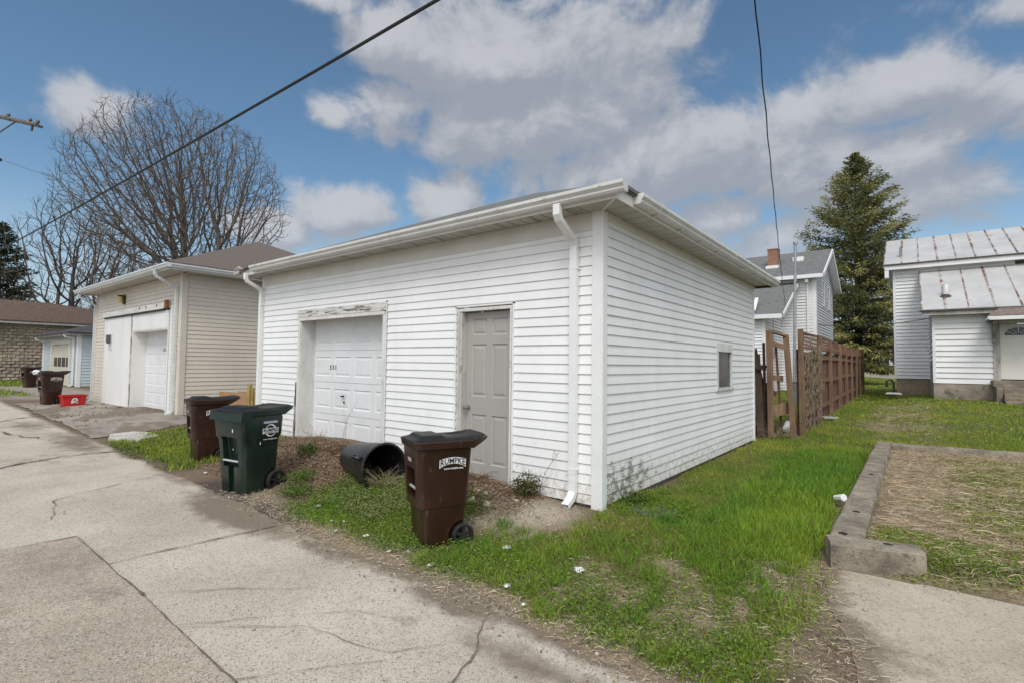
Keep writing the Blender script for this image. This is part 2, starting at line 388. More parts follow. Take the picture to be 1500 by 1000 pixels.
M_CONC = paving_mat('alley_concrete', (.56, .505, .415), (.42, .375, .30), .75, 125, (.33, .295, .25))
M_PATCH = paving_mat('worn_asphalt', (.46, .395, .31), (.34, .29, .225), 1.0, 125, (.25, .215, .175))
M_DRIVE = paving_mat('drive_concrete', (.52, .45, .355), (.37, .315, .245), .45, 90, (.25, .215, .17))
M_APRON = paving_mat('apron_concrete', (.34, .305, .26), (.20, .18, .155), .5, 70, (.19, .13, .08))
def dirt_cols(V, f): d = np.clip(f(V[:, 0], V[:, 1]), 0, 1); return np.stack([d, d, d], -1)
def alley_dirt(x, y):
    e = edge_y(x)-y
    d = .95*np.exp(-(e/.10)**1.2)*(.35+1.1*fbm(x, y, .5, 171))
    for cx, cy, rx, ry, k in ((-3.25, -2.12, 1.1, .27, 1.1), (-.05, -1.98, .42, .20, 1.0), (-.15, -2.35, .3, .12, .45), (-5.2, -2.0, .8, .15, .6), (-9.2, -2.2, 1.6, .35, .7), (-12.5, -2.3, 1.4, .5, .5), (.9, -2.25, .8, .2, .6), (-1.6, -2.1, .6, .12, .6), (-7.8, -3.0, .8, 1.2, .35)):
        d = np.maximum(d, k*np.exp(-((x-cx)/rx)**2-((y-cy)/ry)**2))
    return d+.16*sst(fbm(x, y*3, 1.6, 173), .5, .75)
def sheet(name, xs, ys_fn, zfn, mt, nyy=26, dirt=lambda x, y: 0*x):
    xs = np.asarray(xs, float); out = []
    for x in xs:
        a, b = ys_fn(x); yy = np.linspace(a, b, nyy); out.append(np.stack([np.full(nyy, x), yy, zfn(np.full(nyy, x), yy)], -1))
    V = np.concatenate(out); I = np.arange(len(V)).reshape(len(xs), nyy)
    F = np.stack([I[:-1, :-1], I[1:, :-1], I[1:, 1:], I[:-1, 1:]], -1).reshape(-1, 4)
    return struct(np_mesh(name, V, F, mt, cols=dirt_cols(V, dirt), smooth=True))
xs = np.concatenate([np.arange(-60, -16, 1.), np.arange(-16, -7, .12), np.arange(-7, 3.2, .025), np.arange(3.2, 14, .4)])
alley = sheet('alley', xs, lambda x: (-7.5, float(edge_y(x))), lambda x, y: alley_z(np.minimum(x, 2.5))+.006, M_CONC, 90, alley_dirt)
xs = np.concatenate([np.arange(-3.46, 3.2, .03), np.arange(3.2, 14, .5)])
sheet('asphalt_patch', xs, lambda x: (-7.5, -3.37+.022*(float(fbm(x, 1., .18, 81))-.5)*2-(.0 if x > -3.3 else 0)), lambda x, y: alley_z(np.minimum(x, 2.5))+.013, M_PATCH, 14, lambda x, y: .30*sst(fbm(x, y, .8, 175), .45, .7))
def drive_edge(y): return 1.93+.27*sst(-y, -.05, 2.0)*1.35+.10*(fbm(y, y*0+2, .35, 83)-.5)+.05*(fbm(y, y*0+5, .09, 84)-.5)
dy_ = np.arange(-1.99, .34, .02); out = []
for yy in dy_:
    x0_ = float(drive_edge(np.array([yy]))[0]); x0_ = max(x0_, 2.45+(yy-.17)*1.5) if yy > .17 else x0_; xx = x0_+(14-x0_)*np.linspace(0, 1, 60)**2.2; out.append(np.stack([xx, np.full(60, yy+0.), np.full(60, -.118-.03*float(sst(-yy, .8, 1.8)))], -1))
V = np.concatenate(out); I = np.arange(len(V)).reshape(len(dy_), 60)
struct(np_mesh('driveway', V, np.stack([I[:-1, :-1], I[:-1, 1:], I[1:, 1:], I[1:, :-1]], -1).reshape(-1, 4), M_DRIVE, cols=dirt_cols(V, lambda x, y: .95*np.exp(-((x-drive_edge(y))/.13)**1.2)+.75*np.exp(-((.36-y)/.16)**2)*sst(fbm(x, y, .4, 178), .3, .6)+.35*sst(fbm(x, y, .7, 177), .48, .7)), smooth=True))
def apr(x):
    return (-1.75-.25*float(fbm(x, 0., .8, 86)), -.02)
xs = np.arange(-18.2, -9.6, .08)
sheet('garage_apron', xs, apr, lambda x, y: T(x, y)+.012+.03*(fbm(x, y*2.5, .7, 87)-.4)*sst(-y, .0, .4), M_APRON, 50, lambda x, y: .75*sst(fbm(x*.6, y*2.2, .9, 179), .42, .62))
M_PALE = mat('pale_concrete', (.52, .50, .46), .9, .2, 5, .5, 60)
b = MB(); ring = [(-9.75, -1.62), (-9.2, -1.78), (-8.62, -1.45), (-8.85, -1.1), (-9.3, -.98), (-9.9, -1.2)]
z0 = alley_z(-9.2)+.03
b.loft([[(px, py, z0-.06) for px, py in ring], [(px, py, z0+.03) for px, py in ring]])
tag(b.build('concrete_slab', M_PALE), 'small pale concrete slab lying in the grass beside the alley', 'concrete slab')
b = MB(); ring = [(.16, .22), (.45, .10), (.70, .25), (.66, .42), (.42, .52), (.2, .42)]
b.loft([[(px, py, -.05) for px, py in ring], [(px, py, .012+.02*i*0) for i, (px, py) in enumerate(ring)]])
tag(b.build('stepping_stone', mat('dark_slate', (.17, .17, .16), .8, .3, 8, .6, 40)), 'broken grey flagstone in the weeds at the garage corner', 'stepping stone')

# cracks and joints: thin irregular strips of dark soil lying in the paving
M_CRACK = mat('crack_dirt', (.19, .155, .12), .95, .4, 20, .8, 80)
def crack(pts, w, name='crack', z=.0175, seed=1, wob=.03):
    P = [np.array(p, float) for p in pts]; out = []
    for a, c in zip(P[:-1], P[1:]):
        n = max(2, int(np.linalg.norm(c-a)/.04))
        for i in range(n): out.append(a+(c-a)*i/n)
    out.append(P[-1]); out = np.array(out); n = len(out)
    d = np.gradient(out, axis=0); d /= np.linalg.norm(d, axis=1)[:, None]+1e-9; nr = np.stack([-d[:, 1], d[:, 0]], -1)
    s = np.arange(n)*.04
    off = (fbm(s, s*0+seed, .35, 90+seed)-.5)*2*wob+(fbm(s, s*0+seed, .07, 95+seed)-.5)*wob*.8
    ww = w*(.1+2.2*fbm(s, s*0+seed*3, .16, 99)**2)
    a = out+nr*(off+ww/2)[:, None]; c = out+nr*(off-ww/2)[:, None]
    V = np.concatenate([np.c_[a, alley_z(np.minimum(a[:, 0], 2.5))+z], np.c_[c, alley_z(np.minimum(c[:, 0], 2.5))+z]])
    I = np.arange(n-1); F = np.stack([I, I+1, I+1+n, I+n], -1)
    return struct(np_mesh(name, V, F, M_CRACK, parent=alley))
crack([(-3.44, -3.375), (-2.5, -3.37), (-1.7, -3.36), (-.7, -3.37), (.6, -3.37), (2.5, -3.37)], .015, 'joint', seed=2, wob=.012)
crack([(-3.44, -3.375), (-3.47, -3.75), (-3.6, -4.4), (-3.55, -6)], .02, 'joint', seed=3)
crack([(-2.52, -3.36), (-2.49, -2.7), (-2.45, -2.05)], .026, 'joint', seed=4, wob=.02)
crack([(-7.9, -1.9), (-7.95, -2.6), (-7.5, -3.4), (-7.3, -4.6)], .05, 'joint', seed=5, wob=.1)
crack([(-12.2, -2.0), (-12.4, -2.7), (-12.2, -3.6)], .05, 'joint', seed=6, wob=.1)
crack([(.12, -1.8), (.25, -2.0), (.45, -2.35), (.62, -2.8), (.7, -3.37)], .012, 'joint', seed=7, wob=.05)
crack([(-1.1, -3.35), (-.75, -2.9), (-.45, -2.55), (-.05, -2.35)], .005, seed=8, wob=.03)
crack([(-1.1, -3.36), (-.5, -2.85), (.1, -2.7), (.3, -2.4)], .005, seed=9, wob=.03)
crack([(-1.75, -3.36), (-1.35, -2.9), (-.95, -2.55)], .007, seed=10, wob=.03)
crack([(-.3, -3.36), (-.05, -3.0), (.15, -2.75)], .006, seed=11, wob=.02)
crack([(-5.6, -2.0), (-5.3, -2.7), (-5.0, -3.3), (-4.2, -3.4)], .012, seed=12, wob=.06)
crack([(-14.5, -1.9), (-13.6, -2.7), (-12.6, -3.1), (-10.2, -2.6)], .05, seed=13, wob=.1)
# kerb -----------------------------------------------------------------------
M_KERB = mat('old_kerb_concrete', (.29, .245, .185), .92, .35, 5, 1.0, 60, spots=[(30, .54, .1, (.09, .08, .065), .8), (3, .52, .15, (.15, .125, .09), .8), (6, .6, .08, (.40, .36, .29), .6), (9, .66, .05, (.10, .11, .05), .7)])
kerb = MB()
def kseg(pts, w0, w1, zt, zb, nn=40, seed=0):
    (xa, ya), (xb, yb) = pts; d = Vector((xb-xa, yb-ya, 0)); L_ = d.length; d.normalize(); r = Vector((d.y, -d.x, 0)); rings = []
    for i in range(nn+1):
        t = i/nn; p = Vector((xa, ya, 0))+d*L_*t; j = lambda k: (float(fbm(np.array([t*L_]), np.array([k*1.]), .5, 100+seed, 3)[0])-.5)*.03
        prof = [(-w0+j(1), zb), (-w0+j(2), zt-.02+j(3)*.4), (-w0+.02+j(2), zt+j(4)*.4), (0, zt+j(10)*.5), (w1-.02+j(6), zt+j(5)*.4), (w1+j(6), zt-.025+j(7)*.5), (w1+j(8), zb)]
        rings.append([p+r*a+Vector((0, 0, z)) for a, z in prof])
    kerb.loft(rings)
kseg(((2.02, .22), (2.02, 7.18)), .115, .115, .085, -.2, 60)
kseg(((1.915, .215), (2.50, .395)), .105, .10, .088, -.2, 10, 3)
kseg(((2.13, 7.02), (9.5, 7.9)), .11, .11, .08, -.2, 50, 5)
tag(kerb.build('concrete_kerb', M_KERB, smooth=True), 'low weathered concrete kerb framing the straw covered bed', 'kerb')
# anchor stubs left on the kerb
for i, (px, py) in enumerate([(2.0, .42), (2.03, 1.25), (2.03, 3.4), (2.3, .33)]):
    bb = MB(); bb.tube([(px, py, .07), (px+.003, py, .096)], .018, 7); bb.box((px-.03, py-.012, .086), (px+.03, py+.012, .094))
    tag(bb.build('anchor_stub', mat('black_iron', (.03, .028, .025), .7)), ['short black iron stub on the near corner of the kerb', 'short black iron stub on the kerb, second from the near corner', 'short black iron stub on the kerb, farthest from the alley', 'short black iron stub on the kerb end by the driveway'][i], 'metal stub', 'iron stubs in the kerb')

# ---------------------------------------------------------------- siding, doors, gutters
def subtract(iv, cuts):
    for (a, b) in cuts:
        n = []
        for (p, q) in iv:
            if b <= p or a >= q: n.append((p, q)); continue
            if a > p: n.append((p, a))
            if b < q: n.append((b, q))
        iv = n
    return iv
def siding(mb, O, u, n, U0, U1, Z0, Z1, openings=(), ex=.1016, dep=.0125, lim=None, panel=3.7, seed=1):
    """lapped boards on the wall O + u*U + z, facing n; openings (u0,u1,z0,z1); lim(z)->(ulo,uhi) clips a gable"""
    O = Vector(O); u = Vector(u); n = Vector(n); rr = random.Random(seed)
    z = Z0; k = 0
    while z < Z1-1e-4:
        za, zb = z, min(z+ex, Z1); cuts = sorted({za, zb} | {c for o in openings for c in o[2:] if za < c < zb})
        sag = rr.uniform(-.0018, .0018)
        seams = []; s = U0+rr.uniform(.4, panel)
        while s < U1: seams.append(s); s += panel
        for z1, z2 in zip(cuts[:-1], cuts[1:]):
            zm = (z1+z2)/2; iv = subtract([(U0, U1)], [(o[0], o[1]) for o in openings if o[2] < zm < o[3]])
            iv2 = []
            for (p, q) in iv:
                c = [p]+[s for s in seams if p+.1 < s < q-.1]+[q]; iv2 += list(zip(c[:-1], c[1:]))
            for (p, q) in iv2:
                e = rr.uniform(0, .0022)
                f = lambda zz: dep*(1-(zz-za)/ex)+.001+e
                p1, q1, p2, q2 = p, q, p, q
                if lim:
                    l1, h1 = lim(z1); l2, h2 = lim(z2)
                    p1, q1, p2, q2 = max(p, l1), min(q, h1), max(p, l2), min(q, h2)
                    if q1 <= p1: continue
                    if q2 < p2: p2 = q2 = (p2+q2)/2
                P = lambda uu, zz, off: O+u*uu+n*off+Vector((0, 0, zz))
                # narrow rounded lip at the foot, then the face
                lip = abs(z1-za) < 1e-6 and z2-z1 > .02; up_ = min(.022, ex*.2)
                z3 = z2+up_ if abs(z2-zb) < 1e-6 and z2 < Z1-1e-3 and not lim else z2; f3 = f(z3) if z3 == z2 else -.003
                if lip:
                    mb.quad(P(p1, z1, f(z1)-.0035), P(q1, z1, f(z1)-.0035), P(q1, z1, f(z1)+sag*.3), P(p1, z1, f(z1)+sag*.3))
                    mb.quad(P(p1, z1+up_, -.001), P(q1, z1+up_, -.001), P(q1, z1, f(z1)-.0035), P(p1, z1, f(z1)-.0035))
                mb.quad(P(p1, z1, f(z1)+sag*.3), P(q1, z1, f(z1)+sag*.3), P(q2, z2, f(z2)), P(p2, z2, f(z2)))
                if z3 > z2: mb.quad(P(p2, z2, f(z2)), P(q2, z2, f(z2)), P(q2, z3, -.004), P(p2, z3, -.004))
        z += ex; k += 1
def panelled(mb, O, u, n, w, h, cells, rec=.012):
    """flat leaf with raised panels; cells (u0,u1,z0,z1)"""
    O = Vector(O); u = Vector(u); n = Vector(n)
    P = lambda a, z, off=0.: O+u*a+n*off+Vector((0, 0, z))
    us = sorted({0, w} | {c for r in cells for c in r[:2]}); zs = sorted({0, h} | {c for r in cells for c in r[2:]})
    for a, b_ in zip(us[:-1], us[1:]):
        for c, d in zip(zs[:-1], zs[1:]):
            if any(r[0] <= a and r[1] >= b_ and r[2] <= c and r[3] >= d for r in cells): continue
            mb.quad(P(a, c), P(b_, c), P(b_, d), P(a, d))
    for (a, b_, c, d) in cells:
        lv = [(0, 0), (.012, -rec), (.022, -rec), (.05, -.003)]
        rings = [[P(a+i, c+i, o), P(b_-i, c+i, o), P(b_-i, d-i, o), P(a+i, d-i, o)] for i, o in lv]
        o = len(mb.v)
        for r in rings: mb.v += [tuple(p) for p in r]
        for i in range(3):
            for k in range(4): q = o+i*4+k; q2 = o+i*4+(k+1) % 4; mb.f.append((q, q2, q2+4, q+4))
        mb.f.append(tuple(o+12+k for k in range(4)))
def sweep_rect(mb, pts, w, d, side, ribs=True):
    """rectangular downspout along pts; side = horizontal unit vector of its width"""
    side = Vector(side); P = [Vector(p) for p in pts]; rings = []
    for i, p in enumerate(P):
        t0 = (P[i]-P[i-1]).normalized() if i else (P[1]-P[0]).normalized(); t1 = (P[i+1]-P[i]).normalized() if i < len(P)-1 else t0
        t = (t0+t1).normalized(); o = side.cross(t).normalized(); k = 1/max(.5, t.dot(t1))
        rr = []
        pr = [(-.5, -.5), (-.5, .5), (-.3, .5), (-.25, .44), (-.12, .44), (-.06, .5), (.06, .5), (.12, .44), (.25, .44), (.3, .5), (.5, .5), (.5, -.5)] if ribs else [(-.5, -.5), (-.5, .5), (.5, .5), (.5, -.5)]
        for a, b in pr: rr.append(p+side*(a*w)+o*(b*d*k))
        rings.append(rr)
    mb.loft(rings, cap=False)
GUT = [(x_*.92, z_*.80) for x_, z_ in [(0, 0), (0, .118), (.006, .118), (.006, .006), (.07, .006), (.085, .03), (.085, .05), (.112, .085), (.112, .112), (.098, .112), (.098, .122), (.122, .122), (.122, .082), (.095, .045), (.095, .022), (.078, -.003), (.0, -.003)]]
def gutter(mb, p0, p1, out, caps=(True, True)):
    mb.prism(GUT, p0, p1, out, (0, 0, 1))
    for p, c in ((p0, caps[0]), (p1, caps[1])):
        if c:
            p = Vector(p); o = Vector(out); d = (Vector(p1)-Vector(p0)).normalized()*(.003 if p == Vector(p1) else -.003)
            pr = [(x_*.92, z_*.80) for x_, z_ in [(-.001, 0), (.078, -.004), (.096, .022), (.096, .045), (.123, .083), (.123, .123), (-.001, .123)]]
            mb.loft([[p+o*a+Vector((0, 0, z)) for a, z in pr], [p+d+o*a+Vector((0, 0, z)) for a, z in pr]])
def soffit(mb, p0, p1, inn, width, z, w=.13, gd=.03):
    """grooved panels from p0 to p1 (outer edge), running in along inn"""
    p0 = Vector(p0); p1 = Vector(p1); d = (p1-p0); n = max(1, int(d.length/w)); d /= n; inn = Vector(inn)*width
    for i in range(n):
        a = p0+d*i; b = p0+d*(i+1); g = d*.15
        mb.quad(a+g, b, b+inn, a+g+inn)
        mb.quad(a, a+g*.5+Vector((0, 0, gd)), a+g*.5+inn+Vector((0, 0, gd)), a+inn)
        mb.quad(a+g*.5+Vector((0, 0, gd)), a+g, a+g+inn, a+g*.5+inn+Vector((0, 0, gd)))

def vinyl(name, col, dirt=.12, mildew=None):
    new = name not in MATS
    M = mat(name, col, .42, .05, 1.3, .12, 130, spots=[(2.2, .5, .3, tuple(c*.82 for c in col), dirt*2), (260, .70, .04, tuple(c*.5 for c in col), .25), (9, .62, .12, tuple(c*.75 for c in col), dirt)], stretch=(1, 1, 1), spec=.35)
    if new:   # mud splash near the ground and run-off streaks
        t = M.node_tree; bs = t.nodes['Principled BSDF']; src = bs.inputs['Base Color'].links[0].from_socket
        co = t.nodes.new('ShaderNodeTexCoord'); sp = t.nodes.new('ShaderNodeSeparateXYZ'); t.links.new(co.outputs['Object'], sp.inputs[0])
        r = t.nodes.new('ShaderNodeMapRange'); t.links.new(sp.outputs[2], r.inputs['Value']); r.inputs['From Min'].default_value = .0; r.inputs['From Max'].default_value = .62; r.inputs['To Min'].default_value = .20; r.inputs['To Max'].default_value = -.12
        nz = t.nodes.new('ShaderNodeTexNoise'); t.links.new(co.outputs['Object'], nz.inputs['Vector']); nz.inputs['Scale'].default_value = 13; nz.inputs['Detail'].default_value = 8; nz.inputs['Roughness'].default_value = .75
        ad = t.nodes.new('ShaderNodeMath'); ad.operation = 'ADD'; t.links.new(nz.outputs['Fac'], ad.inputs[0]); t.links.new(r.outputs[0], ad.inputs[1])
        q = t.nodes.new('ShaderNodeMapRange'); t.links.new(ad.outputs[0], q.inputs['Value']); q.inputs['From Min'].default_value = .56; q.inputs['From Max'].default_value = .78; q.inputs['To Max'].default_value = .75
        x = t.nodes.new('ShaderNodeMix'); x.data_type = 'RGBA'; t.links.new(q.outputs[0], x.inputs[0]); t.links.new(src, x.inputs[6]); x.inputs[7].default_value = (.36, .31, .24, 1)
        mp = t.nodes.new('ShaderNodeMapping'); mp.inputs['Scale'].default_value = (7, 7, .35); t.links.new(co.outputs['Object'], mp.inputs[0]); n3 = t.nodes.new('ShaderNodeTexNoise'); t.links.new(mp.outputs[0], n3.inputs['Vector']); n3.inputs['Scale'].default_value = 1; n3.inputs['Detail'].default_value = 5
        q3 = t.nodes.new('ShaderNodeMapRange'); t.links.new(n3.outputs['Fac'], q3.inputs['Value']); q3.inputs['From Min'].default_value = .52; q3.inputs['From Max'].default_value = .75; q3.inputs['To Max'].default_value = .15
        y = t.nodes.new('ShaderNodeMix'); y.data_type = 'RGBA'; t.links.new(q3.outputs[0], y.inputs[0]); t.links.new(x.outputs[2], y.inputs[6]); y.inputs[7].default_value = tuple(c*.72 for c in col)+(1,)
        t.links.new(y.outputs[2], bs.inputs['Base Color'])
    return M
M_WHITE = vinyl('white_vinyl', (.84, .84, .83))
M_TRIM = mat('white_trim', (.80, .80, .785), .4, .05, 3, .1, 60, spots=[(14, .62, .1, (.55, .52, .47), .35)])
M_GUT = mat('grimy_gutter', (.66, .655, .63), .45, .10, 2.5, .1, 60, spots=[(5, .56, .12, (.40, .37, .32), .55), (40, .64, .05, (.25, .22, .18), .5)], stretch=(1, 1, .35))
M_SOF = mat('soffit_metal', (.46, .45, .41), .5, .08, 3, 0, spots=[(20, .62, .1, (.4, .36, .3), .35)])
M_FRZ = mat('frieze_vinyl', (.68, .655, .60), .5, .08, 2, .1)
M_PEEL = mat('peeling_paint', (.70, .69, .66), .7, .12, 6, .5, 40, spots=[(26, .63, .03, (.34, .30, .26), .85), (7, .655, .04, (.16, .13, .11), .8)], stretch=(1, 1, .35))
M_PEELH = mat('peeling_paint_header', (.66, .65, .62), .75, .12, 6, .6, 40, spots=[(18, .53, .04, (.24, .20, .17), .9), (7, .56, .05, (.10, .085, .075), .9)], stretch=(.3, 1, 2.2))
M_SHING = mat('grey_shingles', (.17, .165, .155), .95, .3, 30, .9, 90)
M_GALV = mat('galvanised', (.42, .44, .45), .45, .15, 8, 0, metal=.6)
M_DARKVOID = mat('dark_interior', (.03, .03, .032), .8, .2, 5)

# mildewed siding: base-anchored stain with its own shape (object space of the wall, z up)
def mildew_mat():
    M = vinyl('white_vinyl_mildewed', (.84, .84, .83)); t = M.node_tree; b = t.nodes['Principled BSDF']
    src = b.inputs['Base Color'].links[0].from_socket
    co = t.nodes.new('ShaderNodeTexCoord'); sp = t.nodes.new('ShaderNodeSeparateXYZ'); t.links.new(co.outputs['Object'], sp.inputs[0])
    def mm(op, a, c=None, cl=False):
        x = t.nodes.new('ShaderNodeMath'); x.operation = op; x.use_clamp = cl
        for i, v in enumerate((a, c)):
            if v is None: continue
            if isinstance(v, (int, float)): x.inputs[i].default_value = v
            else: t.links.new(v, x.inputs[i])
        return x.outputs[0]
    # patch centred at Y=.35, height .05..0.55
    dy = mm('DIVIDE', mm('SUBTRACT', sp.outputs[1], .30), 1.5); dz = mm('DIVIDE', mm('SUBTRACT', sp.outputs[2], .18), .36)
    r = mm('ADD', mm('MULTIPLY', dy, dy), mm('MULTIPLY', dz, dz)); k = mm('SUBTRACT', 1.15, r, True)
    foot = mm('SUBTRACT', 1, mm('DIVIDE', sp.outputs[2], .35), True)
    k = mm('MAXIMUM', k, mm('MULTIPLY', foot, .55))
    mp = t.nodes.new('ShaderNodeMapping'); t.links.new(co.outputs['Object'], mp.inputs[0]); mp.inputs['Scale'].default_value = (1, 1, 1.6)
    nz = t.nodes.new('ShaderNodeTexNoise'); t.links.new(mp.outputs[0], nz.inputs['Vector']); nz.inputs['Scale'].default_value = 44; nz.inputs['Detail'].default_value = 8; nz.inputs['Roughness'].default_value = .72
    n2 = t.nodes.new('ShaderNodeTexNoise'); t.links.new(mp.outputs[0], n2.inputs['Vector']); n2.inputs['Scale'].default_value = 7; n2.inputs['Detail'].default_value = 4
    a = mm('MULTIPLY', mm('SUBTRACT', mm('ADD', nz.outputs['Fac'], mm('MULTIPLY', n2.outputs['Fac'], .6)), mm('SUBTRACT', 1.075, mm('MULTIPLY', k, .31))), 16, True)
    x = t.nodes.new('ShaderNodeMix'); x.data_type = 'RGBA'; t.links.new(mm('MULTIPLY', a, .85), x.inputs[0]); t.links.new(src, x.inputs[6]); x.inputs[7].default_value = (.055, .055, .04, 1)
    gz = mm('MULTIPLY', k, .22); y = t.nodes.new('ShaderNodeMix'); y.data_type = 'RGBA'; t.links.new(gz, y.inputs[0]); t.links.new(x.outputs[2], y.inputs[6]); y.inputs[7].default_value = (.50, .49, .38, 1)
    t.links.new(y.outputs[2], b.inputs['Base Color']); return M
M_MILDEW = mildew_mat()

# ================================================================ WHITE GARAGE
gar = thing('white_garage', 'white vinyl sided garage with low roof, overhead door numbered 531 and grey side door', 'garage', (0, 0, 0))
LX, DY, HZ = -7.135, 6.20, 3.02
OD = (-5.78, -3.42, -.3, 2.29); PD = (-2.03, -1.13, -.3, 2.13); WN = (3.80, 4.68, 1.08, 1.82)
b = MB(); siding(b, (0, 0, 0), (1, 0, 0), (0, -1, 0), LX+.07, -.10, .03, 2.83, [OD, PD], seed=3)
b.build('front_wall', M_WHITE, gar)
b = MB(); siding(b, (0, 0, 0), (0, 1, 0), (1, 0, 0), .075, DY-.05, .03, 2.93, [WN], seed=5)
b.build('side_wall', M_MILDEW, gar)
b = MB(); siding(b, (LX, DY, 0), (0, -1, 0), (-1, 0, 0), .05, DY-.05, .03, 2.93, seed=6); siding(b, (0, DY, 0), (-1, 0, 0), (0, 1, 0), .05, -LX-.05, .03, 2.93, seed=7)
b.build('rear_wall', M_WHITE, gar)
b = MB()
for X0 in (LX+.07,): b.box((X0, -.016, 2.83), (-.10, .02, 3.02))
b.box((-.03, .075, 2.93), (.018, DY-.05, 3.02)); b.build('frieze', M_FRZ, gar)
b = MB(); b.box((LX+.02, .03, -.25), (-.03, DY-.03, .03)); b.build('footing', mat('block_footing', (.20, .19, .17), .9, .3, 10, .6), gar)
b = MB()  # corner boards, L shaped
b.box((-.10, -.028, -.03), (.0, .01, 3.02)); b.box((.0, -.028, -.03), (.026, .075, 3.02))
b.build('corner_board', M_TRIM, gar, bevel=.004)
b = MB(); b.box((LX-.03, -.026, .02), (LX+.07, .05, 3.02)); b.build('corner_board', M_TRIM, gar, bevel=.004)
b = MB(); b.box((-.02, DY-.05, .0), (.026, DY+.028, 3.02)); b.build('corner_board', M_TRIM, gar, bevel=.004)
# overhead door opening: deep jambs, header, trim
b = MB(); b.box((OD[0], -.004, -.1), (OD[0]+.028, .30, OD[3]-.09)); b.build('door_jamb', M_PEEL, gar)
b = MB(); b.box((OD[1]-.09, -.004, -.1), (OD[1]-.06, .30, OD[3]-.09)); b.build('door_jamb', M_PEEL, gar)
b = MB(); b.box((OD[0]+.028, -.002, OD[3]-.12), (OD[1]-.09, .30, OD[3]-.09)); b.build('door_header', M_PEEL, gar)
b = MB(); b.box((OD[0]-.06, -.034, OD[3]-.11), (OD[1]-.02, -.005, OD[3]+.01)); b.build('header_trim', M_PEELH, gar, bevel=.003)
b = MB(); b.box((OD[0]-.055, -.030, OD[3]-.165), (OD[1]-.05, -.004, OD[3]-.112)); b.build('header_trim', M_PEEL, gar, bevel=.003)
b = MB(); b.box((OD[0]-.05, -.026, -.1), (OD[0]+.02, -.003, OD[3]-.167)); b.build('door_trim', M_PEEL, gar, bevel=.003)
b = MB(); b.box((OD[1]-.095, -.026, -.1), (OD[1]-.035, -.003, OD[3]-.167)); b.build('door_trim', M_PEEL, gar, bevel=.003)
b = MB(); b.box((OD[1]-.03, -.022, -.1), (OD[1]-.012, .0, OD[3]+.035)); b.box((OD[0]-.08, -.022, OD[3]+.014), (OD[1]-.012, .0, OD[3]+.032)); b.build('channel', M_TRIM, gar)
W_, H_ = (OD[1]-.09)-(OD[0]+.028), 2.19; sec = .53; cells = []
for r_ in range(4):
    for c_ in range(4):
        u0 = W_/4*c_+.055; cells.append((u0, W_/4*(c_+1)-.055, .065+r_*sec+.10, .065+r_*sec+sec-.11))
b = MB(); panelled(b, (OD[0]+.028, .255, -.02), (1, 0, 0), (0, -1, 0), W_, H_, cells, .010)
od = b.build('overhead_door', mat('door_white_metal', (.73, .74, .75), .45, .05, 2, .15, 150, spots=[(3, .5, .3, (.55, .56, .56), .3)]), gar)
b = MB()
for r_ in range(1, 4): b.box((OD[0]+.03, .2535, .045+r_*sec-.005), (OD[1]-.092, .257, .045+r_*sec+.003))
b.build('section_joint', mat('joint_grey', (.42, .43, .44), .6), od)
vs, fs = text_geo('531', .105, 1.28, .0022)
for dg_, dx_ in zip('531', (-.075, 0, .072)):
    vs, fs = text_geo(dg_, .105, 1, .0026); b = MB(); b.add([(-5.17+dx_+vx, .2525-vz, 1.315+vy*1.0) for vx, vy, vz in vs], fs); b.build('house_number', mat('black_vinyl', (.015, .015, .015), .5), od)
b = MB(); b.tube([(-4.86, .255, .885), (-4.86, .225, .885)], .014, 8); b.bar((-4.90, .222, .878), (-4.80, .222, .893), .012, .014); b.build('door_handle', mat('black_metal', (.02, .02, .02), .4, metal=.5), od)
b = MB(); b.bar((-4.83, .24, .80), (-4.815, .24, .775), .014, .02); b.build('door_lock', mat('black_metal', (.02, .02, .02)), od)
# side door
b = MB(); b.box((PD[0]+.012, -.02, 0), (PD[0]+.05, .12, PD[3]-.05)); b.box((PD[0]+.051, -.012, 0), (PD[0]+.085, .09, PD[3]-.052)); b.build('door_jamb', mat('jamb_wood', (.60, .58, .53), .7, .2, 6, .3, spots=[(14, .6, .06, (.26, .22, .17), .8)], stretch=(1, 1, .4)), gar)
b = MB(); b.box((PD[1]-.045, -.02, 0), (PD[1]-.018, .12, PD[3]-.05)); b.build('door_jamb', M_PEEL, gar)
b = MB(); b.box((PD[0]+.012, -.02, PD[3]-.048), (PD[1]-.018, .12, PD[3]-.012)); b.build('door_header', M_PEEL, gar)
b = MB(); b.box((PD[0]-.028, -.022, .1), (PD[0]-.006, .0, PD[3]+.02)); b.box((PD[1]-.008, -.022, .0), (PD[1]+.014, .0, PD[3]+.02)); b.box((PD[0]-.028, -.022, PD[3]+.004), (PD[1]+.014, .0, PD[3]+.022)); b.build('channel', M_TRIM, gar)
b = MB(); b.box((PD[0]-.006, -.006, .1), (PD[0]+.012, .02, PD[3])); b.build('gap_shadow_board', mat('mossy_gap_shade', (.05, .065, .035), .9, .4, 20), gar)  # dark mossy board put in to draw the shade of the gap
dx0 = PD[0]+.088; dw = PD[1]-.047-dx0
cells = []
for (z0_, z1_) in ((.17, .76), (.98, 1.62), (1.73, 1.93)):
    for (a, c) in ((.10, dw/2-.045), (dw/2+.045, dw-.10)): cells.append((a, c, z0_, z1_))
b = MB(); panelled(b, (dx0, .07, .06), (1, 0, 0), (0, -1, 0), dw, 2.01, cells, .011)
sdoor = b.build('side_door', mat('grey_door_paint', (.385, .365, .34), .45, .06, 2, .1, 80, spots=[(4, .55, .2, (.30, .28, .26), .3)]), gar)
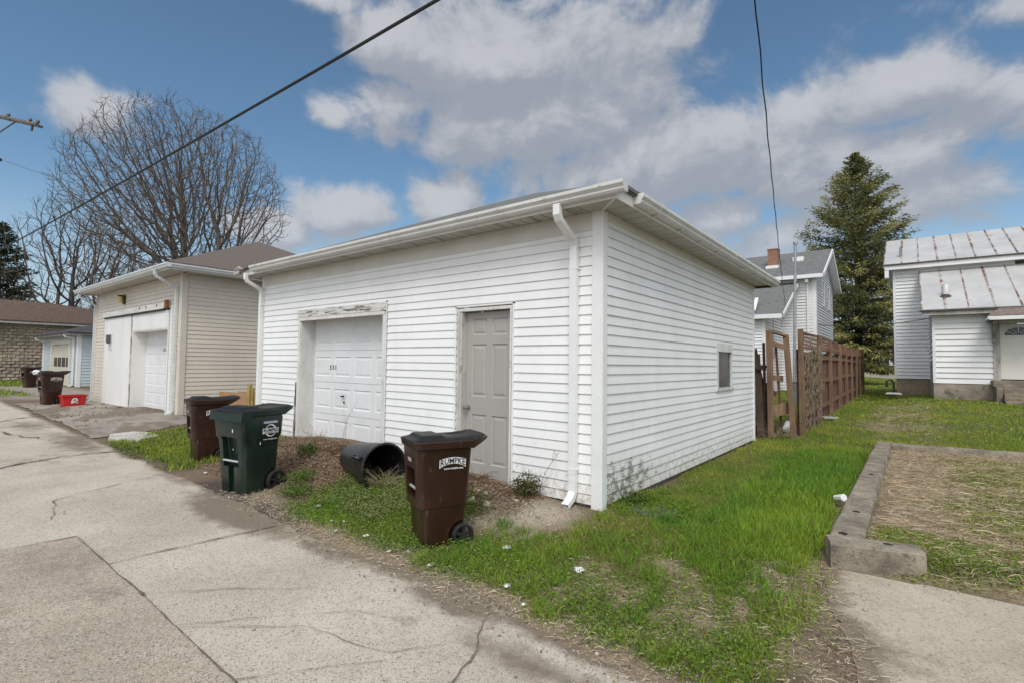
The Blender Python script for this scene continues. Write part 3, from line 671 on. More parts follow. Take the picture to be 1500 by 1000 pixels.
b = MB(); b.tube([(dx0+.055, .07, .90), (dx0+.055, .062, .90)], .030, 14); b.tube([(dx0+.055, .062, .90), (dx0+.055, .03, .90), (dx0+.055, .022, .90), (dx0+.055, -.002, .90), (dx0+.055, -.006, .90)], [.012, .012, .026, .026, .018], 14)
b.build('door_knob', mat('brushed_steel', (.45, .44, .42), .3, metal=.9), sdoor, smooth=True)
# small window in the side wall
b = MB(); y0, y1, z0_, z1_ = WN
b.box((-.02, y0, z1_-.14), (.022, y1, z1_)); b.box((-.02, y0, z0_+.001), (.016, y0+.10, z1_-.14)); b.box((-.02, y1-.035, z0_), (.016, y1, z1_-.14))
wf = b.build('window', M_PEEL, gar, bevel=.002)
b = MB(); b.box((-.03, y0+.10, z0_+.02), (-.02, y1-.035, z1_-.14)); b.build('pane', mat('dusty_glass', (.075, .068, .062), .28, .35, 5, 0, spots=[(12, .5, .2, (.17, .16, .15), .5)], stretch=(1, 1, .3)), wf)
b = MB(); b.box((-.02, y0-.03, z0_-.035), (.034, y1+.03, z0_)); b.build('sill', M_PEELH, wf, bevel=.003)
b = MB(); b.box((-.018, y0+.10, z0_+.02), (-.006, y0+.125, z1_-.14)); b.box((-.018, y1-.055, z0_), (-.006, y1-.035, z1_-.14)); b.box((-.018, y0+.1, z0_), (-.006, y1-.035, z0_+.02)); b.build('frame', mat('sage_paint', (.42, .47, .42), .7, .3, 8), wf)
# soffits, fascia
OV = .305
b = MB(); soffit(b, (LX-.0, -OV, HZ), (-.0, -OV, HZ), (0, 1, 0), OV-.016, HZ, .15); soffit(b, (OV, .0, HZ), (OV, DY+.3, HZ), (-1, 0, 0), OV-.018, HZ, .21)
b.add([(0, -OV, HZ), (OV, -OV, HZ), (OV, 0, HZ), (0, 0, HZ)], [(0, 1, 2), (0, 2, 3)])
b.box((LX-.32, -OV, HZ-.0), (LX, -.0, HZ+.012)); b.box((.0, DY, HZ), (OV, DY+.3, HZ+.01)); b.build('soffit', M_SOF, gar)
for i in range(14):                                                                   # perforated strips
    xx = -.22-.5*i; b = MB()
    for r_ in range(10):
        for q_ in range(4): b.box((xx-.055+q_*.022, -OV+.03+r_*.025, HZ-.0012), (xx-.047+q_*.022, -OV+.038+r_*.025, HZ-.0002))
    b.build('soffit_vent', mat('vent_holes', (.05, .045, .04), .9), gar)
b = MB(); b.bar((.002, -.005, HZ-.004), (OV-.01, -OV+.01, HZ-.004), .022, .008); b.build('soffit_mitre', M_TRIM, gar)
b = MB(); b.box((LX-.33, -OV-.012, HZ-.012), (OV+.012, -OV, HZ+.11)); b.box((OV, -OV-.0, HZ-.012), (OV+.012, DY+.31, HZ+.11)); b.box((LX-.33, -OV, HZ-.012), (LX-.318, DY+.3, HZ+.11)); b.box((LX-.33, DY+.3, HZ-.012), (OV+.012, DY+.312, HZ+.11)); b.build('fascia', M_TRIM, gar, bevel=.002)
b = MB(); gutter(b, (LX+.28, -OV-.014, HZ+.018), (OV+.13, -OV-.014, HZ+.018), (0, -1, 0))
for i in range(12):
    xx = LX+.5+i*.62; b.prism([(.110, .094), (.117, .094), (.117, .074), (.110, .070)], (xx, -OV-.014, HZ+.018), (xx+.03, -OV-.014, HZ+.018), (0, -1, 0), (0, 0, 1))
gt = b.build('front_gutter', M_GUT, gar)
b = MB(); gutter(b, (OV+.014, .05, HZ+.016), (OV+.014, DY+.38, HZ+.016), (1, 0, 0))
for i in range(9):
    yy = .5+i*.72; b.prism([(x_*.92, z_*.8) for x_, z_ in [(-.0, -.02), (.082, -.006), (.098, .02), (.098, .044), (.125, .08), (.125, .124), (.13, .124), (.13, .076), (.103, .04), (.103, .016), (.084, -.014), (.0, -.03)]], (OV+.014, yy, HZ+.018), (OV+.014, yy+.03, HZ+.018), (1, 0, 0), (0, 0, 1))
b.build('side_gutter', M_GUT, gar)
# roof: hip with short ridge
ez = HZ+.112; ex0, ex1, ey0, ey1 = LX-.38, OV+.05, -OV-.06, DY+.37
def hip(mb, x0, x1, y0, y1, ez, ra, rb, t=.022):
    (ax_, ay_, az_), (bx_, by_, bz_) = ra, rb
    v = [(x0, y0, ez), (x1, y0, ez), (x1, y1, ez), (x0, y1, ez), ra, rb]
    mb.add(v+[(a, c, z-t) for a, c, z in v[:4]], [(0, 1, 5, 4), (1, 2, 5), (2, 3, 4, 5), (3, 0, 4), (0, 6, 7, 1), (1, 7, 8, 2), (2, 8, 9, 3), (3, 9, 6, 0), (6, 9, 8, 7)])
b = MB(); hip(b, ex0, ex1, ey0, ey1, ez, (-4.15, 3.1, 4.66), (-3.1, 3.1, 4.66))
for i in range(90):                                                                   # ragged shingle ends along the eaves
    xx = ex0+.05+i*.085
    if xx < ex1-.1: b.box((xx, ey0-.01-random.random()*.008, ez-.012), (xx+.078, ey0+.10, ez+.022+random.random()*.005))
for i in range(75):
    yy = ey0+.05+i*.088
    if yy < ey1-.1: b.box((ex1-.1, yy, ez-.012), (ex1+.01+random.random()*.008, yy+.08, ez+.022+random.random()*.005))
b.build('roof', M_SHING, gar)
# downspouts
def downspout(name, X, y_out, ztop, zbot, parent, mt, kick=True, w=.078, d=.052, wy=-.045, z2=None):
    b = MB(); z2 = z2 or ztop-.36
    pts = [(X, y_out, ztop), (X, y_out, ztop-.10), (X, y_out+.03, ztop-.15), (X, wy-.03, z2+.06), (X, wy, z2), (X, wy, z2-.06)]
    sweep_rect(b, pts, w, d, (1, 0, 0)); sweep_rect(b, [(X, wy, z2-.05), (X, wy, zbot+.30)], w+.006, d+.004, (1, 0, 0))
    if kick: sweep_rect(b, [(X, wy, zbot+.31), (X, wy, zbot+.12), (X+.0, wy-.05, zbot+.05), (X-.0, wy-.15, zbot+.0)], w, d, (1, 0, 0))
    o = b.build(name, mt, parent)
    for zz in (z2-.25, zbot+.34): b = MB(); b.box((X-w/2-.012, wy-d/2-.004, zz), (X+w/2+.012, wy+.03, zz+.022)); b.build('strap', mt, o)
    return o
downspout('downspout', -.30, -OV-.07, HZ+.025, .02, gar, M_TRIM)
downspout('downspout', LX+.02, -OV-.05, HZ+.02, .08, gar, M_TRIM, wy=-.06, z2=HZ-.30)
b = MB(); b.box((LX-.36, -OV-.10, HZ+.02), (LX-.16, -OV-.014, HZ+.10)); b.bar((LX-.30, -OV-.11, HZ+.09), (LX-.10, -OV-.12, HZ+.14), .02, .02); b.tube([(LX-.08, -OV-.02, HZ+.09), (LX-.08, -OV-.15, HZ+.10)], .028, 8); b.build('gutter_bracket', mat('rusty_white', (.55, .53, .50), .6, .3, 10, .3, spots=[(16, .5, .1, (.20, .10, .05), .9)]), gar)
# dark strip standing for the gap between siding and trim, left of the door
b = MB()
for i in range(8):
    z = .05+i*.13; w = .05-.004*i; b.box((-5.85-w, -.024-.003*(i % 3), z), (-5.838, -.017, z+.129))
b.build('trim_gap_strip', mat('mottled_gap_strip', (.13, .10, .08), .95, .4, 12, .8, spots=[(10, .5, .1, (.5, .48, .44), .7)], stretch=(1, 1, .4)), gar)

# ================================================================ TAN GARAGE
tan = thing('tan_garage', 'tan vinyl sided garage with white sliding door and brown hip roof', 'garage', (0, 0, 0))
M_TAN = vinyl('tan_vinyl', (.67, .605, .515), .08); M_TANT = mat('tan_trim', (.63, .57, .49), .5, .06, 3)
tx0, tx1, tz0, tz1, tY1 = -18.38, -11.15, .06, 3.5, 7.0
b = MB(); siding(b, (0, 0, 0), (1, 0, 0), (0, -1, 0), tx0+.09, tx1-.10, tz0, tz1, [(-17.25, -11.72, -1, 2.78)], seed=11); b.build('front_wall', M_TAN, tan)
b = MB(); siding(b, (tx1, 0, 0), (0, 1, 0), (1, 0, 0), .10, tY1, .12, tz1, seed=12); b.build('side_wall', M_TAN, tan)
b = MB(); siding(b, (tx0, tY1, 0), (0, -1, 0), (-1, 0, 0), 0, tY1-.1, .12, tz1, seed=12); siding(b, (tx1, tY1, 0), (-1, 0, 0), (0, 1, 0), 0, tx1-tx0, .12, tz1, seed=12); b.build('rear_wall', M_TAN, tan)
b = MB(); b.box((tx1-.10, -.03, .1), (tx1+.03, .10, tz1)); b.build('corner_board', M_TANT, tan, bevel=.004)
b = MB(); b.box((tx0-.02, -.03, 0), (tx0+.09, .10, tz1)); b.build('corner_board', M_TANT, tan, bevel=.004)
M_WPAINT = mat('white_painted_panel', (.78, .775, .75), .55, .06, 1.5, .2, 30, spots=[(2.5, .55, .2, (.60, .57, .52), .35)], stretch=(1, 1, .3))
b = MB(); b.box((-17.24, -.05, .10), (-14.72, -.015, 2.66)); sd_ = b.build('sliding_door', M_WPAINT, tan, bevel=.004)
b = MB(); b.box((-16.72, -.065, 1.72), (-16.42, -.051, 2.18)); b.build('patch_plate', mat('light_plate', (.66, .66, .64), .5), sd_)
b = MB(); b.box((-16.62, -.16, 1.93), (-16.50, -.066, 2.16)); b.tube([(-16.56, -.115, 1.97), (-16.56, -.115, 1.90)], .035, 8); b.build('lock_box', mat('dark_lamp', (.12, .12, .11), .5), sd_)
b = MB(); b.box((-14.72, -.045, .08), (-14.62, -.005, 2.62)); b.build('weathered_stop', mat('weathered_edge', (.42, .39, .35), .9, .5, 14, .5, spots=[(9, .5, .1, (.7, .69, .66), .8)], stretch=(1, 1, .4)), sd_)
b = MB(); b.box((-14.62, -.04, 2.22), (-11.88, -.01, 2.66)); b.build('upper_panel', M_WPAINT, tan)
b = MB(); b.box((-14.61, -.036, .1), (-14.56, .36, 2.22)); b.box((-11.93, -.036, .1), (-11.88, .36, 2.22)); b.box((-14.56, -.03, 2.19), (-11.93, .36, 2.22)); b.build('door_jamb', M_WPAINT, tan)
b = MB(); W_ = 2.62; cells = [(W_/4*c_+.05, W_/4*(c_+1)-.05, .03+r_*.52+.1, .03+r_*.52+.42) for r_ in range(4) for c_ in range(4)]
panelled(b, (-14.56, .30, .10), (1, 0, 0), (0, -1, 0), 2.63, 2.12, cells, .01); o2 = b.build('overhead_door', mat('door_white_metal', (.73, .74, .75)), tan)
vs, fs = text_geo('529', .11, 1.2, .002)
for dg_, dx_ in zip('529', (-.08, 0, .08)):
    vs, fs = text_geo(dg_, .11, 1, .002); b = MB(); b.add([(-13.15+dx_+vx, .2975-vz, 1.66+vy) for vx, vy, vz in vs], fs); b.build('house_number', mat('black_vinyl', (.015, .015, .015), .5), o2)
b = MB(); b.box((-17.4, -.085, 2.70), (-11.86, -.02, 2.86)); tr = b.build('door_track', mat('rusty_track', (.72, .70, .66), .6, .15, 3, .3, spots=[(5, .60, .08, (.30, .15, .06), .9)], stretch=(.6, 1, 3)), tan, bevel=.006)
b = MB(); b.box((-17.2, -.088, 2.655), (-12.1, -.03, 2.699)); b.build('track_gap', M_DARKVOID, tr)
b = MB(); b.box((-11.98, -.12, 2.70), (-11.84, -.05, 2.90)); b.build('track_bracket', mat('orange_rust', (.26, .11, .04), .9, .4, 20, .8), tr)
for xx in (-13.9, -13.4, -12.6):
    b = MB(); b.tube([(xx, -.087, 2.80), (xx, -.10, 2.80)], .025, 8); b.build('bolt', mat('rust_bolt', (.10, .06, .04), .8), tr)
b = MB(); b.box((-11.85, -.02, .1), (-11.72, .0, 2.78)); b.build('edge_trim', M_WPAINT, tan)
b = MB(); b.box((-15.62, -.05, 3.03), (-15.42, -.012, 3.26)); b.box((-15.63, -.17, 3.24), (-15.41, -.012, 3.28)); lw = b.build('wall_lamp', mat('dark_bronze', (.05, .045, .04), .5), tan)
b = MB(); b.tube([(-15.52, -.11, 3.235), (-15.52, -.11, 3.06)], [.07, .075], 8); b.build('lamp_glass', mat('yellow_glass', (.50, .42, .13), .3), lw)
so_ = .42
b = MB(); soffit(b, (tx0-.2, -so_, tz1), (tx1+so_, -so_, tz1), (0, 1, 0), so_-.02, tz1, .3); soffit(b, (tx1+so_, -.0, tz1), (tx1+so_, tY1+.3, tz1), (-1, 0, 0), so_-.02, tz1, .3); b.box((tx0-.4, -so_, tz1), (tx0+.0, -.0, tz1+.01)); b.build('soffit', M_SOF, tan)
b = MB(); b.box((tx0-.42, -so_-.015, tz1-.01), (tx1+so_+.015, -so_, tz1+.13)); b.box((tx1+so_, -so_, tz1-.01), (tx1+so_+.015, tY1+.4, tz1+.13)); b.build('fascia', M_TRIM, tan)
b = MB(); gutter(b, (tx0-.45, -so_-.016, tz1+.02), (tx1+so_+.13, -so_-.016, tz1+.02), (0, -1, 0)); gutter(b, (tx1+so_+.016, -so_-.1, tz1+.02), (tx1+so_+.016, tY1+.5, tz1+.02), (1, 0, 0)); b.build('gutter', mat('grey_white_gutter', (.62, .66, .67), .4, .08, 4), tan)
M_BROWN = mat('brown_shingles', (.155, .125, .105), .95, .3, 25, .9, 60, spots=[(8, .5, .2, (.11, .085, .07), .6)], stretch=(1, 1, 2.5))
b = MB(); hip(b, tx0-.5, tx1+so_+.1, -so_-.08, tY1+.5, tz1+.15, (-15.2, 3.4, 5.42), (-14.75, 3.4, 5.42), .05); b.build('roof', M_BROWN, tan)
MG = mat('grey_white_gutter', (.62, .66, .67))
downspout('downspout', tx1-.26, -so_-.09, tz1+.03, .12, tan, MG, z2=tz1-.38)
downspout('downspout', tx0-.06, -so_-.05, tz1+.03, .04, tan, MG, z2=tz1-.38)

# ================================================================ BLUE GARAGE
blu = thing('blue_garage', 'small pale blue sided garage with dark roof behind the brown carts', 'garage', (0, 0, 0))
M_BLUE = vinyl('blue_vinyl', (.50, .57, .59), .08)
bx0, bx1, bY, bz = -38.2, -30.5, 2.0, 2.62
b = MB(); siding(b, (0, bY, 0), (1, 0, 0), (0, -1, 0), bx0+.1, bx1-.22, .05, bz, [(-36.4, -32.1, -1, 2.3)], ex=.155, dep=.02, seed=21); b.build('front_wall', M_BLUE, blu)
b = MB(); siding(b, (bx1, bY, 0), (0, 1, 0), (1, 0, 0), .12, 7., .05, bz, ex=.155, dep=.02, seed=22); b.build('side_wall', M_BLUE, blu)
b = MB(); siding(b, (bx0, bY+7, 0), (0, -1, 0), (-1, 0, 0), 0, 7., .05, bz, ex=.155, dep=.02, seed=22); siding(b, (bx1, bY+7, 0), (-1, 0, 0), (0, 1, 0), 0, 7.7, .05, bz, ex=.155, dep=.02, seed=22); b.build('rear_wall', M_BLUE, blu)
b = MB(); b.box((bx1-.22, bY-.035, .0), (bx1+.03, bY+.12, bz)); b.build('corner_board', M_TRIM, blu)
b = MB(); b.box((bx0-.03, bY-.035, .0), (bx0+.1, bY+.1, bz)); b.build('corner_board', M_TRIM, blu)
b = MB(); b.box((-36.5, bY-.05, 0), (-36.2, bY+.05, 2.4)); b.box((-32.3, bY-.05, 0), (-32.0, bY+.05, 2.4)); b.box((-36.2, bY-.05, 2.2), (-32.3, bY+.05, 2.4)); b.build('door_trim', mat('cream_trim', (.70, .67, .60), .6), blu)
b = MB(); b.box((-36.2, bY+.03, 0), (-32.3, bY+.08, 2.2)); bd = b.build('overhead_door', mat('cream_door', (.60, .56, .48), .6, .08, 2), blu)
for i in range(4):
    b = MB(); x_ = -35.9+i*.93; b.box((x_, bY+.015, 1.0), (x_+.72, bY+.029, 1.5)); b.build('window', mat('dark_glass', (.035, .04, .045), .15), bd)
b = MB(); hip(b, bx0-.5, bx1+.45, bY-.5, bY+7.4, bz+.14, (-34.8, bY+3.5, 4.0), (-34.2, bY+3.5, 4.0), .12); b.build('roof', mat('charcoal_shingles', (.055, .055, .06), .95, .3, 8, .6), blu)
b = MB(); b.box((bx0-.45, bY-.47, bz), (bx1+.42, bY-.44, bz+.15)); b.box((bx1+.40, bY-.44, bz), (bx1+.43, bY+7.3, bz+.15)); b.build('fascia', M_TRIM, blu)
b = MB(); b.box((bx0-.4, bY-.44, bz), (bx1+.4, bY-.02, bz+.02)); b.build('soffit', M_SOF, blu)
downspout('downspout', bx1-.62, bY-.46, bz+.06, .03, blu, M_TRIM, wy=bY-.08, w=.11, d=.07, z2=bz-.22)
downspout('downspout', bx0+.05, bY-.46, bz+.06, .03, blu, M_TRIM, wy=bY-.08, w=.11, d=.07, z2=bz-.3)

# ================================================================ STONE BUILDING
stn = thing('block_building', 'long tan rock faced block building with brown hip roof', 'building', (0, 0, 0))
M_STONE = mat('rock_face_block', (.46, .39, .30), .95, .3, 1.2, 1.0, 14, spots=[(.8, .52, .2, (.26, .235, .205), .65), (9, .55, .12, (.55, .48, .38), .6)])
b = MB(); sx = -43.; rr = random.Random(4)
for r_ in range(18):
    z = r_*.205; yy = -14.+(.2 if r_ % 2 else 0)
    while yy < 14:
        w = .40; z1 = z+.195; d = [rr.uniform(.03, .10) for _ in range(4)]; e = .012
        P = [(sx, yy, z), (sx, yy+w-e, z), (sx, yy+w-e, z1), (sx, yy, z1)]
        Q = [(sx+d[0], yy+.05, z+.04), (sx+d[1], yy+w-.06, z+.04), (sx+d[2], yy+w-.06, z1-.04), (sx+d[3], yy+.05, z1-.04)]
        b.add(P+Q, [(0, 1, 5, 4), (1, 2, 6, 5), (2, 3, 7, 6), (3, 0, 4, 7), (4, 5, 6, 7)]); yy += w
b.build('front_wall', M_STONE, stn)
b = MB(); b.box((sx-9, -14, -.1), (sx-.005, 14, 3.68)); b.build('wall', mat('mortar', (.26, .23, .19), .95, .2, 4), stn)
b = MB(); b.box((sx-.02, -14.5, 3.66), (sx+.55, 14.5, 3.74)); b.box((sx+.55, -14.5, 3.62), (sx+.60, 14.5, 3.80)); b.build('eave', mat('grey_gutter', (.48, .48, .47), .6), stn)
b = MB(); hip(b, sx-10, sx+.62, -14.6, 14.6, 3.82, (sx-4.7, -3.5, 5.5), (sx-4.7, 3.6, 5.5), .08); b.build('roof', mat('dark_brown_shingles', (.125, .08, .06), .95, .35, 6, .8, 30, spots=[(5, .5, .2, (.18, .12, .09), .6)], stretch=(1, 1, 3)), stn)

# ================================================================ NEIGHBOUR HOUSE (two storey, behind the fence)
nb = thing('white_house', 'white two storey house with grey shingle gable roof and brick chimney behind the fence', 'house', (0, 0, 0))
M_NW = vinyl('house_white_siding', (.76, .76, .75))
M_GSH = mat('weathered_grey_shingles', (.165, .165, .16), .95, .25, 5, .8, 30, spots=[(3, .52, .2, (.11, .11, .11), .6)], stretch=(1, 1, 3))
b = MB(); siding(b, (0, 27, 0), (1, 0, 0), (0, -1, 0), -13, -1.75, 0, 6.3, ex=.16, dep=.045, seed=31); b.build('front_wall', M_NW, nb)
def gab(z): 
    if z < 6.35: return (27.1, 34.2)
    k = (z-6.35)/.51; return (27.0+k, 34.2-k)
GW = [(29.35, 30.25, 5.0, 6.5), (31.7, 32.6, 5.0, 6.4)]
b = MB(); siding(b, (-1.6, 0, 0), (0, 1, 0), (1, 0, 0), 27.25, 34.1, 0, 8.2, GW, ex=.16, dep=.045, lim=gab, seed=32); b.build('gable_wall', M_NW, nb)
b = MB(); siding(b, (-13, 34.2, 0), (0, -1, 0), (-1, 0, 0), 0, 7.2, 0, 6.3, ex=.16, dep=.045, seed=33); siding(b, (-1.6, 34.2, 0), (-1, 0, 0), (0, 1, 0), 0, 11.4, 0, 6.3, ex=.16, dep=.045, seed=33); b.build('rear_wall', M_NW, nb)
b = MB(); b.box((-1.75, 26.97, 0), (-1.57, 27.25, 6.4)); b.build('corner_board', M_TRIM, nb)
for (a, c, d, e) in GW:
    b = MB(); b.box((-1.62, a, d), (-1.56, a+.09, e)); b.box((-1.62, c-.09, d), (-1.56, c, e)); b.box((-1.62, a+.09, e-.1), (-1.56, c-.09, e)); b.box((-1.62, a-.03, d-.08), (-1.52, c+.03, d)); b.box((-1.62, a+.09, (d+e)/2-.03), (-1.57, c-.09, (d+e)/2+.03)); w_ = b.build('window', M_TRIM, nb)
    b = MB(); b.box((-1.63, a+.09, d), (-1.60, c-.09, e-.1)); b.build('pane', mat('dark_glass', (.035, .04, .045), .15), w_)
def gable_roof(mb, x0, x1, ya, yb, yr, ze, zr, t=.10):
    mb.add([(x0, ya, ze), (x1, ya, ze), (x1, yr, zr), (x0, yr, zr), (x1, yb, ze), (x0, yb, ze)]+[(x0, ya, ze-t), (x1, ya, ze-t), (x1, yr, zr-t), (x0, yr, zr-t), (x1, yb, ze-t), (x0, yb, ze-t)],
           [(0, 1, 2, 3), (3, 2, 4, 5), (0, 6, 7, 1), (1, 7, 8, 2), (2, 8, 10, 4), (4, 10, 11, 5), (5, 11, 9, 3), (3, 9, 6, 0), (7, 6, 9, 8), (8, 9, 11, 10)])
b = MB(); gable_roof(b, -13.5, -1.2, 26.55, 34.65, 30.6, 6.42, 8.45, .08); b.build('roof', M_GSH, nb)
b = MB(); b.bar((-1.17, 26.5, 6.32), (-1.17, 30.6, 8.33), .05, .2); b.bar((-1.17, 34.7, 6.32), (-1.17, 30.6, 8.33), .05, .2); b.box((-13.5, 26.47, 6.2), (-1.2, 26.54, 6.40)); b.box((-13.4, 26.54, 6.24), (-1.6, 27.0, 6.27))
b.add([(-1.2, 26.6, 6.25), (-1.6, 26.6, 6.25), (-1.6, 30.6, 8.24), (-1.2, 30.6, 8.24), (-1.2, 34.6, 6.25), (-1.6, 34.6, 6.25)], [(0, 1, 2, 3), (3, 2, 5, 4)]); b.build('bargeboard', M_TRIM, nb)
b = MB(); b.box((-2.05, 26.60, 6.0), (-1.90, 26.9, 6.2)); sweep_rect(b, [(-1.97, 26.75, 6.1), (-1.97, 26.92, 5.9), (-1.97, 26.92, 0)], .09, .06, (1, 0, 0)); b.build('downspout', M_TRIM, nb)
b = MB(); b.box((-4.2, 28.2, 7.0), (-3.68, 28.75, 8.30)); b.box((-4.23, 28.17, 8.30), (-3.65, 28.78, 8.36)); ch = b.build('chimney', None, nb)
MBR = bpy.data.materials.new('red_brick'); MBR.use_nodes = True; t = MBR.node_tree; bt = t.nodes.new('ShaderNodeTexBrick'); co = t.nodes.new('ShaderNodeTexCoord'); mp = t.nodes.new('ShaderNodeMapping'); mp.inputs['Rotation'].default_value = (R_(90), 0, 0)
t.links.new(co.outputs['Object'], mp.inputs[0]); t.links.new(mp.outputs[0], bt.inputs['Vector']); bt.inputs['Scale'].default_value = 6; bt.inputs['Color1'].default_value = (.28, .12, .07, 1); bt.inputs['Color2'].default_value = (.20, .08, .05, 1); bt.inputs['Mortar'].default_value = (.40, .34, .28, 1); bt.inputs['Mortar Size'].default_value = .03; bt.inputs['Brick Width'].default_value = .9; bt.inputs['Row Height'].default_value = .4
t.links.new(bt.outputs[0], t.nodes['Principled BSDF'].inputs['Base Color']); t.nodes['Principled BSDF'].inputs['Roughness'].default_value = .9; ch.data.materials.append(MBR)
b = MB(); b.box((-4.28, 28.05, 6.9), (-3.60, 28.8, 7.34)); b.build('flashing', M_TRIM, nb)
b = MB(); b.box((-3.0, 28.9, 7.6), (-2.45, 29.35, 7.86)); b.build('roof_vent', M_TRIM, nb)
b = MB(); siding(b, (0, 23, 0), (1, 0, 0), (0, -1, 0), -12, -3.4, 0, 4.0, ex=.16, dep=.045, seed=35); siding(b, (-3.3, 23, 0), (0, 1, 0), (1, 0, 0), .02, 4., 0, 5.9, ex=.16, dep=.045, lim=lambda z: (0 if z < 4 else (z-4)*2.1, 4), seed=36); b.build('wing_wall', M_NW, nb)
b = MB(); b.box((-3.42, 22.96, 0), (-3.27, 23.12, 4)); b.build('corner_board', M_TRIM, nb)
b = MB(); b.add([(-12, 22.6, 4.0), (-2.42, 22.6, 4.0), (-2.42, 27, 6.1), (-12, 27, 6.1), (-12, 22.6, 3.88), (-2.42, 22.6, 3.88), (-2.42, 27, 5.98), (-12, 27, 5.98)], [(0, 1, 2, 3), (0, 4, 5, 1), (1, 5, 6, 2), (5, 4, 7, 6)]); b.build('wing_roof', M_GSH, nb)
b = MB(); b.box((-12, 22.54, 3.78), (-2.45, 22.59, 3.99)); b.bar((-2.40, 22.6, 3.92), (-2.40, 27, 6.02), .04, .18); b.box((-12, 22.6, 3.84), (-2.42, 23, 3.87)); b.build('wing_fascia', M_TRIM, nb)
b = MB(); b.box((-4.75, 24.1, 4.72), (-4.3, 24.5, 4.98)); b.build('roof_vent', mat('vent_grey', (.5, .5, .49), .6), nb)
b = MB(); b.bar((-3.75, 22.75, 4.2), (-3.85, 23.9, 4.95), .16, .10); b.build('roof_duct', M_TRIM, nb)
b = MB(); b.box((-3.285, 24.6, 1.9), (-3.22, 24.9, 2.4)); b.tube([(-3.26, 24.75, 2.4), (-3.26, 24.75, 4.3)], .02, 6); b.build('electric_meter', mat('grey_box', (.38, .38, .38), .6), nb)

mast = MB(); mast.tube([(-1.22, 18., 0), (-1.12, 18, 6.2), (-1.115, 18, 6.22), (-1.11, 18, 6.3)], [.058, .052, .052, .052], 10); mast.tube([(-1.11, 18, 6.28), (-1.11, 18, 6.38)], .085, 10)
tag(mast.build('steel_mast', M_GALV, smooth=True), 'tall thin galvanised steel mast standing behind the wooden fence', 'mast')
ab = MB(); ab.box((-1.35, 17.4, 0), (-.85, 17.85, .85)); ab.box((-1.38, 17.37, .85), (-.82, 17.88, .9)); tag(ab.build('utility_box', mat('grey_green_box', (.16, .19, .17), .6, .2, 5), bevel=.02), 'dark grey utility box at the foot of the steel mast', 'utility box')

# ================================================================ HOUSE ON THE RIGHT
hr = thing('metal_roof_house', 'old white clapboard house with rust streaked metal roofs and a back door', 'house', (0, 0, 0))
M_CLAP = mat('old_white_clapboard', (.78, .775, .765), .6, .06, 1.2, .2, 40, spots=[(3, .55, .2, (.55, .56, .56), .4), (30, .68, .05, (.3, .28, .25), .4)], stretch=(1, 1, 2))
M_METR = mat('rusty_white_metal_roof', (.48, .475, .46), .5, .12, .8, .15, 8, spots=[(1.1, .50, .2, (.36, .35, .33), .6), (3.2, .63, .05, (.24, .13, .07), .8)])
M_SEAM = mat('rusty_seam', (.50, .48, .45), .6, .2, 2, 0, spots=[(1.7, .44, .14, (.16, .075, .04), .9)])
M_FOUND = mat('stained_foundation', (.33, .28, .22), .95, .25, 2, .6, 20, spots=[(1.6, .56, .10, (.06, .055, .045), .85)])
XR = 15.
b = MB(); siding(b, (0, 26, 0), (1, 0, 0), (0, -1, 0), 1.85, 6.0, .97, 6.2, ex=.165, dep=.042, seed=41, panel=4.5); b.build('main_wall', M_CLAP, hr)
b = MB(); siding(b, (1.8, 34, 0), (0, -1, 0), (-1, 0, 0), 0, 7.9, .97, 8.6, ex=.165, dep=.042, seed=42, lim=lambda z: (0, 8) if z < 6.2 else ((z-6.2)*1.9, 8-(z-6.2)*1.9)); siding(b, (XR, 26, 0), (0, 1, 0), (1, 0, 0), 0, 8, .97, 6.2, ex=.152, seed=43); b.build('gable_wall', M_CLAP, hr)
b = MB(); b.box((1.76, 25.965, .95), (1.87, 26.1, 6.2)); b.build('corner_board', M_CLAP, hr)
b = MB(); b.box((1.83, 26.02, -.1), (XR-.05, 33.9, .969)); b.build('foundation', mat('tan_foundation', (.34, .27, .20), .95, .2, 3, .5), hr)
AD = (5.03, 6.13, -1, 3.16)
b = MB(); siding(b, (0, 22, 0), (1, 0, 0), (0, -1, 0), 3.12, XR, .88, 3.72, [AD], ex=.215, dep=.045, seed=44, panel=30); b.build('addition_wall', M_CLAP, hr)
b = MB(); siding(b, (3.12, 26, 0), (0, -1, 0), (-1, 0, 0), 0, 4.0, .88, 5.9, ex=.215, dep=.045, lim=lambda z: (0, 4) if z < 3.7 else (0, 4-(z-3.7)*1.85), seed=45); b.build('addition_side_wall', M_CLAP, hr)
b = MB(); b.box((3.09, 21.96, .88), (3.19, 22.05, 3.7)); b.build('corner_board', M_CLAP, hr)
b = MB(); b.box((3.10, 21.975, -.1), (XR, 25.9, .879)); b.build('foundation', M_FOUND, hr)
def metal_roof(nm, x0, x1, y0, z0, y1, z1, sp, first, nseg=1):
    b = MB(); t = .07; b.add([(x0, y0, z0), (x1, y0, z0), (x1, y1, z1), (x0, y1, z1), (x0, y0, z0-t), (x1, y0, z0-t), (x1, y1, z1-t), (x0, y1, z1-t)], [(0, 1, 2, 3), (0, 4, 5, 1), (1, 5, 6, 2), (3, 7, 4, 0), (4, 7, 6, 5)]); r = b.build(nm, M_METR, hr)
    x = x0+first; k = 0
    while x < x1:
        b = MB(); j = .02*math.sin(k*2.3); b.bar((x+j, y0, z0+.01), (x, y1, z1+.01), .022, .045); b.bar((x+j, y0+.002, z0+.003), (x, y1, z1+.003), .05+.05*math.sin(k*1.7)**2, .008); b.build('seam', M_SEAM, r); x += sp; k += 1
    return r
r1 = metal_roof('addition_roof', 2.76, XR+.3, 21.58, 3.79, 26.0, 5.99, .72, .02)
